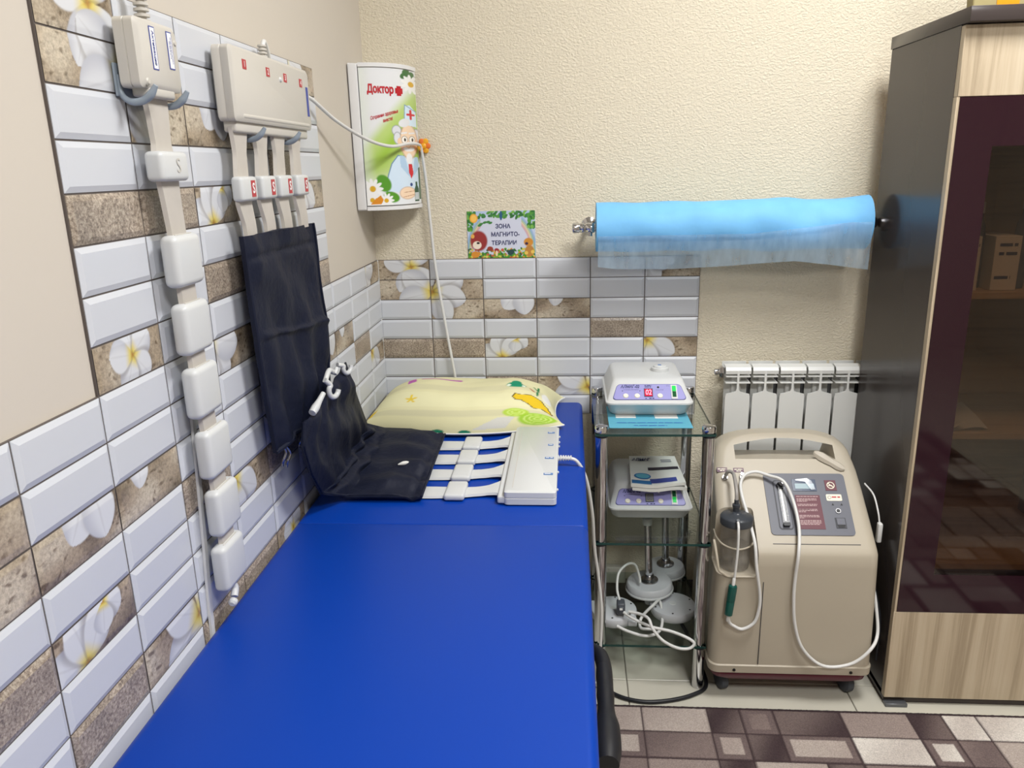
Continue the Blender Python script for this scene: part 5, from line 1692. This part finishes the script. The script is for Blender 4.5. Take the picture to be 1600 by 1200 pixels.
ob('air_outlet', [SF.disc(0.985, 0.2095, 0.0082, -0.001, 0.007, 22, 0.0072), SF.disc(0.985, 0.2095, 0.0045, 0.007, 0.018, 18, 0.004)], 'steel', oc)
ob('air_outlet', [SF.disc(1.029, 0.2080, 0.0056, -0.001, 0.012, 22, 0.0050), SF.disc(1.029, 0.2150, 0.0052, 0.010, 0.016, 18, 0.0045)], 'chrome', oc)
# humidifier bottle in its bay
BX, BY = 0.9985, -0.4495
hb = ob('humidifier_bottle', [lathe([(0.033, 0.0), (0.036, 0.004), (0.0375, 0.03), (0.0375, 0.118), (0.0385, 0.122), (0.0385, 0.128)], (BX, BY, 0.3775), 'z', 36)], 'bottle_plastic', oc)
ob('water', [lathe([(0.0325, 0.001), (0.0355, 0.004), (0.0365, 0.030), (0.0365, 0.062)], (BX, BY, 0.3780), 'z', 36)], 'water', hb)
ob('lid', [lathe([(0.0385, 0), (0.0410, 0.002), (0.0410, 0.019), (0.039, 0.022), (0.028, 0.026), (0.013, 0.028), (0.010, 0.031)], (BX, BY, 0.4985), 'z', 36), lathe([(0.0085, 0), (0.0085, 0.014), (0.0100, 0.015), (0.0100, 0.022), (0.006, 0.023), (0.006, 0.034)], (BX - 0.001, BY + 0.008, 0.526), 'z', 18)], 'lid_grey', hb)
ob('outlet_nozzle', [lathe([(0.0065, 0), (0.0065, 0.008), (0.004, 0.010), (0.004, 0.016)], (BX - 0.006, BY - 0.034, 0.514), (0, -0.55, 0.8), 16)], 'lid_grey', hb)
ob('retaining_strap', tube([(0.950, -0.41, 0.462), (0.952, -0.445, 0.456), (0.966, -0.476, 0.450), (0.998, -0.4905, 0.446), (1.030, -0.478, 0.449), (1.045, -0.452, 0.452)], 0.0022, 8, 6), 'conc_beige', oc)
ob('elbow_tube', tube([tuple(SF(0.985, 0.2095, 0.016)), tuple(SF(0.990, 0.214, 0.030)), tuple(SF(0.999, 0.207, 0.038)), (1.000, -0.392, 0.600), (0.9985, -0.430, 0.578), (0.9975, -0.4405, 0.556)], 0.0048, 10, 8), 'tube_grey', oc)
ob('bay_lip', tube([(0.944, -0.452, 0.452), (0.9445, -0.475, 0.44), (0.947, -0.492, 0.415), (0.951, -0.497, 0.392), (0.962, -0.4985, 0.383), (0.972, -0.499, 0.376), (0.99, -0.499, 0.3745), (1.04, -0.499, 0.3745)], 0.0035, 8, 6), 'conc_beige', oc)
# hose: bottle, green filter, loop up over the outlet and down again
ob('thin_hose', tube([(BX - 0.006, BY - 0.042, 0.524), (0.9910, -0.510, 0.510), (0.9905, -0.516, 0.456), (0.9865, -0.516, 0.376), (0.985, -0.516, 0.366)], 0.0032, 10, 8), 'white_cable', oc)
gfx = ob('green_filter', [lathe([(0.0055, -0.001), (0.0100, 0.002), (0.0105, 0.040), (0.0100, 0.041), (0.0100, 0.0425), (0.0110, 0.0435), (0.0110, 0.080), (0.0100, 0.084), (0.005, 0.086)], (0.9765, -0.5165, 0.275), (0.09, 0, 1), 24)], 'filter_green', oc)
ob('filter_collar', [lathe([(0.0042, 0.084), (0.0042, 0.104), (0.003, 0.106)], (0.9765, -0.5165, 0.275), (0.09, 0, 1), 16), lathe([(0.003, -0.018), (0.0042, -0.014), (0.0042, 0.001)], (0.9765, -0.5165, 0.275), (0.09, 0, 1), 16)], 'white_cable', gfx)
HOSE = [(0.9765, -0.516, 0.268), (0.981, -0.515, 0.252), (0.992, -0.512, 0.241), (1.015, -0.512, 0.232), (1.043, -0.512, 0.251), (1.053, -0.512, 0.29), (1.053, -0.512, 0.331), (1.040, -0.512, 0.411), (1.036, -0.497, 0.467), (1.029, -0.444, 0.512), (1.020, -0.397, 0.553),
        (1.0215, -0.370, 0.576), (1.036, -0.352, 0.592), (1.064, -0.346, 0.598), (1.096, -0.354, 0.591), (1.128, -0.380, 0.585), (1.147, -0.412, 0.544), (1.150, -0.465, 0.497), (1.140, -0.512, 0.450), (1.137, -0.512, 0.386), (1.137, -0.512, 0.323), (1.145, -0.512, 0.25),
        (1.166, -0.512, 0.185), (1.206, -0.512, 0.139), (1.248, -0.512, 0.126), (1.302, -0.512, 0.141), (1.342, -0.508, 0.180), (1.366, -0.478, 0.205), (1.366, -0.455, 0.262), (1.360, -0.43, 0.32), (1.358, -0.34, 0.40)]
ob('hose', tube(HOSE, 0.0042, 10, 8), 'white_cable', oc)
ob('side_lead', [tube([(1.352, -0.33, 0.56), (1.362, -0.37, 0.545), (1.366, -0.40, 0.51), (1.368, -0.41, 0.485)], 0.0022, 8, 6), rbox(1.363, 1.375, -0.420, -0.404, 0.432, 0.486, 0.004)], 'white_cable', oc)
ob('side_lead', [tube([(1.352, -0.30, 0.50), (1.376, -0.34, 0.40), (1.378, -0.40, 0.30), (1.385, -0.44, 0.22), (1.386, -0.44, 0.10)], 0.0030, 8, 6)], 'black_rubber', oc)

# wooden-coloured spatula lying over the handle of the concentrator
sp = thing('plastic_scoop', 'translucent plastic mouthpiece lying across the handle opening of the concentrator', 'scoop', (1.26, -0.30, 0.62))
spf = Frame(tuple(SF(1.262, 0.262, 0.0035)), SF.x * 0.80 - SF.y * 0.60, SF.x * 0.60 + SF.y * 0.80)
ob('blade', [loft([[spf(a, -w, 0.0), spf(a, -w * 0.5, 0.003 + c), spf(a, w * 0.5, 0.003 + c), spf(a, w, 0.0), spf(a, w * 0.5, 0.001 + c), spf(a, -w * 0.5, 0.001 + c)] for a, w, c in ((-0.042, 0.004, 0.001), (-0.036, 0.010, 0.003), (-0.022, 0.014, 0.005), (-0.004, 0.013, 0.004), (0.010, 0.011, 0.003), (0.028, 0.012, 0.003), (0.040, 0.009, 0.002), (0.046, 0.003, 0.001))])], 'scoop_plastic', sp)

# ------------------------------------------------------------------ cupboard
cu = thing('cupboard', 'tall dark cupboard with burgundy glass door and pale wood panels', 'cupboard', (1.646, -0.295, 0))
X0, X1, YF, YB = 1.396, 1.896, -0.470, -0.102
ob('side_panel', rbox(X0, X0 + 0.016, YF, YB, 0.020, 1.652, 0.0006, 1), 'cupboard_dark', cu)
ob('side_panel', rbox(X1 - 0.016, X1, YF, YB, 0.020, 1.652, 0.0006, 1), 'cupboard_dark', cu)
ob('top_board', rbox(X0 - 0.004, X1 + 0.004, -0.512, YB, 1.652, 1.682, 0.002, 2), 'cupboard_dark', cu)
ob('bottom_board', rbox(X0, X1, YF, YB, 0.018, 0.034, 0.0006, 1), 'cupboard_dark', cu)
ob('plinth', [rbox(X0 + 0.004, X1 - 0.004, -0.478, -0.462, 0.0, 0.020, 0.001, 1), rbox(X0 + 0.004, X0 + 0.02, -0.462, YB, 0.0, 0.020, 0.001, 1), rbox(X1 - 0.02, X1 - 0.004, -0.462, YB, 0.0, 0.020, 0.001, 1)], 'cupboard_dark', cu)
for x in (X0 + 0.03, X1 - 0.03):
    ob('floor_runner', rbox(x - 0.028, x + 0.028, -0.500, -0.480, 0.0, 0.010, 0.001, 1), 'grey_metal', cu)
ob('back_panel', rbox(X0 + 0.016, X1 - 0.016, YB - 0.006, YB - 0.001, 0.034, 1.652, 0), 'shelf_wood', cu)
for z in (0.375, 0.725, 1.068):
    ob('shelf', rbox(X0 + 0.0165, X1 - 0.0165, -0.445, YB - 0.007, z, z + 0.016, 0.0008, 1), 'shelf_wood', cu)
dd = ob('door', [rbox(X0, X1, -0.489, -0.4705, 0.022, 0.276, 0.0012, 1), rbox(X0, X1, -0.489, -0.4705, 1.509, 1.650, 0.0012, 1), rbox(X0, X0 + 0.006, -0.488, -0.4705, 0.276, 1.509, 0.0005, 1), rbox(X1 - 0.006, X1, -0.488, -0.4705, 0.276, 1.509, 0.0005, 1)], 'light_wood', cu)
GX0, GX1, IZ0, IZ1, IX0, IX1 = X0 + 0.006, X1 - 0.006, 0.383, 1.407, 1.480, 1.812
ob('glass_border', [rbox(GX0, IX0, -0.4895, -0.484, 0.2775, 1.508, 0), rbox(IX1, GX1, -0.4895, -0.484, 0.2775, 1.508, 0), rbox(IX0, IX1, -0.4895, -0.484, 0.2775, IZ0, 0), rbox(IX0, IX1, -0.4895, -0.484, IZ1, 1.508, 0)], 'burgundy_glass', dd, 0)
ob('clear_pane', rbox(IX0, IX1, -0.4895, -0.484, IZ0, IZ1, 0), 'tinted_glass', dd, 0)
ob('handle', [rbox(1.832, 1.842, -0.512, -0.500, 0.78, 0.94, 0.004), rbox(1.833, 1.841, -0.503, -0.4895, 0.79, 0.80, 0.002), rbox(1.833, 1.841, -0.503, -0.4895, 0.92, 0.93, 0.002)], 'steel', dd)

# what stands on the shelves behind the glass
def carton(x0, x1, y0, y1, z0, z1, label, lines):
    t = thing('carton', label, 'box', ((x0 + x1) / 2, (y0 + y1) / 2, z0), 'cartons on the cupboard shelf')
    ob('box_body', rbox(x0, x1, y0, y1, z0, z1, 0.001, 1), 'paper_white', t)
    f = Frame((x0, y0, z0), (1, 0, 0), (0, 0, 1))
    g = []
    for k, (a, b, w) in enumerate(lines):
        g += print_lines(f, a, a + w, b, 0.007, 0.0008, k)
    ob('box_print', g, 'navy_print', t, 0)


SZ = 1.0845
carton(1.480, 1.522, -0.42, -0.30, SZ, SZ + 0.125, 'pale carton at the hinge end of the cupboard shelf', ((0.004, 0.105, 0.034), (0.004, 0.085, 0.030), (0.004, 0.03, 0.030)))
carton(1.552, 1.610, -0.42, -0.30, SZ, SZ + 0.125, 'pale carton between the two bottles in the cupboard', ((0.010, 0.105, 0.04), (0.010, 0.085, 0.04), (0.006, 0.03, 0.036)))


def bottle(x, y, z, r, h, m, label):
    t = thing('bottle', label, 'bottle', (x, y, z), 'bottles on the cupboard shelf')
    ob('flask', lathe([(r * 0.9, 0), (r, 0.004), (r, h * 0.62), (r * 0.85, h * 0.72), (r * 0.4, h * 0.8), (r * 0.38, h * 0.88)], (x, y, z), 'z', 24), m, t)
    ob('cap', lathe([(r * 0.46, h * 0.87), (r * 0.48, h * 0.88), (r * 0.46, h * 0.99), (r * 0.3, h)], (x, y, z), 'z', 20), 'bottle_pale', t)


bottle(1.537, -0.37, SZ, 0.0135, 0.20, 'bottle_dark', 'slim dark bottle between two pale cartons in the cupboard')
bottle(1.630, -0.38, SZ, 0.016, 0.21, 'bottle_dark', 'slim dark bottle beyond the pale cartons in the cupboard')
bottle(1.545, -0.20, SZ, 0.017, 0.235, 'bottle_pale', 'pale bottle at the rear of the cupboard shelf')
pz = 0.7415
pa = thing('paper_stack', 'crumpled white papers on the lower cupboard shelf', 'papers', (1.54, -0.3, pz))
ob('sheet_of_paper', sheet(lambda u, v: (1.475 + 0.115 * (1 - u) + 0.03 * v, -0.43 + 0.20 * v, pz + 0.006 + 0.004 * math.sin(7 * u + 3 * v) + 0.006 * v), 16, 12, 0.0006), 'paper_white', pa, 60)
ob('sheet_of_paper', sheet(lambda u, v: (1.462 + 0.07 * (1 - u), -0.437 + 0.12 * v, pz + 0.016 + 0.007 * math.sin(9 * u + 4 * v + 1) + 0.004 * math.sin(17 * v)), 16, 12, 0.0006), 'paper_white', pa, 60)

# gift bag on top of the cupboard
gb = thing('gift_bag', 'khaki bag with orange print standing on top of the cupboard', 'bag', (1.56, -0.446, 1.682))
ob('bag_body', loft([[(x, y, z) for x, y in rrect(1.56, -0.446, hx, 0.016, 0.004)] for z, hx in ((1.6822, 0.142), (1.80, 0.149), (1.92, 0.152))]), 'box_khaki', gb)
gbf = Frame((1.56, -0.4625, 1.6822), (1, 0, 0), (0, 0, 1))
ob('orange_print', gbf.slab([(-0.096, 0.001), (-0.052, 0.001), (-0.046, 0.10), (-0.065, 0.16), (-0.100, 0.12)], 0.0003, 0.0012), 'box_orange', gb)

# ------------------------------------------------------------------ rug
rug = thing('rug', 'patchwork rug in grey, beige and dark brown squares', 'rug', (1.4, -1.6, 0))
RX0, RX1, RYT, RYB = 0.622, 2.45, -0.527, -3.3
GX, GY, OXR, OYR = 0.0843, 0.0915, 0.759, -0.5385
tones = [(206, 198, 190), (178, 166, 158), (150, 136, 130), (112, 98, 96), (70, 58, 60), (222, 216, 208)]
ncol, nrow = 26, 32
cells = -np.ones((ncol, nrow), int)
first = {0: [(-1, 1, 1), (0, 2, 1), (2, 1, 4), (3, 1, 103), (4, 2, 4), (6, 2, 2), (8, 1, 4), (9, 1, 5), (10, 2, 5)],
         1: [(-1, 1, 101), (0, 2, 3), (2, 1, 101), (3, 1, 4), (4, 2, 101), (6, 2, 5), (8, 1, 105), (9, 1, 3), (10, 2, 1)],
         2: [(-1, 1, 3), (0, 2, 2), (2, 1, 4), (3, 2, 1), (5, 1, 4), (6, 2, 3), (8, 2, 2)]}
patches = []
rr_ = random.Random(11)
for j in range(nrow):
    if j in first:
        for c, w, t in first[j]:
            patches.append((c + 6, j, w, 1, t))
            cells[c + 6:c + 6 + w, j] = len(patches) - 1
for j in range(nrow):
    for i in range(ncol):
        if cells[i, j] >= 0:
            continue
        w, h = rr_.choice([(1, 1), (2, 1), (1, 1), (2, 2), (1, 2), (2, 1)])
        while w > 1 and (i + w > ncol or (cells[i:i + w, j] >= 0).any()):
            w -= 1
        while h > 1 and (j + h > nrow or (cells[i:i + w, j:j + h] >= 0).any()):
            h -= 1
        patches.append((i, j, w, h, rr_.choice([0, 1, 2, 3, 4, 4, 5, 3, 2]) + (100 if rr_.random() < 0.2 else 0)))
        cells[i:i + w, j:j + h] = len(patches) - 1
xs = np.unique(np.concatenate([np.arange(RX0, 1.95, 0.0036), np.arange(1.95, RX1 + 0.001, 0.012)]))
ys = np.unique(np.concatenate([np.arange(RYB, -1.9, 0.016), np.arange(-1.9, -0.95, 0.009), np.arange(-0.95, RYT + 0.0005, 0.0036)]))
XX, YY = np.meshgrid(xs, ys, indexing='ij')
ci = np.clip(np.floor((XX - OXR) / GX).astype(int) + 6, 0, ncol - 1)
cj = np.clip(np.floor((OYR - YY) / GY).astype(int), 0, nrow - 1)
pid = cells[ci, cj]
P_ = np.array(patches)
pc0, pr0, pw, ph, ptn = (P_[pid][..., k] for k in range(5))
lx = (XX - OXR) / GX + 6 - pc0
ly = (OYR - YY) / GY - pr0
ed = np.minimum(np.minimum(lx, pw - lx) * GX, np.minimum(ly, ph - ly) * GY)
tn = np.array([rgb(c) for c in tones])
C = tn[ptn % 100]
shade = 0.5 + 0.5 * np.sin(lx / pw * 3.0 + pid * 1.7 + ly / ph * 1.5)
C = lay(C, shade * 0.45, (150, 134, 128))
ringm = (ptn >= 100) & (ed < 0.017)
C = np.where(ringm[..., None], tn[3], C)
C = lay(C, 1 - smooth(0.0012, 0.0042, ed), (66, 54, 56))
bord = np.minimum(np.minimum(XX - RX0, RX1 - XX), RYT - YY)
C = lay(C, 1 - smooth(0.006, 0.012, bord), (58, 50, 52))
rs = np.random.RandomState(3)
ZZ = 0.0095 + 0.0016 * smooth(0.0, 0.006, ed) + rs.rand(*XX.shape) * 0.0012 - 0.006 * (1 - smooth(0.0, 0.006, bord))
nx_, ny_ = len(xs), len(ys)
idx = np.arange(nx_ * ny_).reshape(nx_, ny_)
quads = np.stack([idx[:-1, :-1], idx[1:, :-1], idx[1:, 1:], idx[:-1, 1:]], -1).reshape(-1, 4)
me = bpy.data.meshes.new('pile')
Vr = np.stack([XX, YY, ZZ], -1).reshape(-1, 3)
me.vertices.add(len(Vr))
me.vertices.foreach_set('co', Vr.astype(np.float32).ravel())
me.loops.add(quads.size)
me.loops.foreach_set('vertex_index', quads.ravel().astype(np.int32))
me.polygons.add(len(quads))
me.polygons.foreach_set('loop_start', np.arange(0, quads.size, 4, dtype=np.int32))
me.update(calc_edges=True)
me.shade_smooth()
at = me.color_attributes.new('paint', 'FLOAT_COLOR', 'POINT')
at.data.foreach_set('color', np.concatenate([C, np.ones(C.shape[:2] + (1,))], -1).astype(np.float32).ravel())
link('pile', me, 'rug_pile', rug)
ob('backing', rbox(RX0, RX1, RYB, RYT, 0.0005, 0.004, 0), 'cupboard_dark', rug)
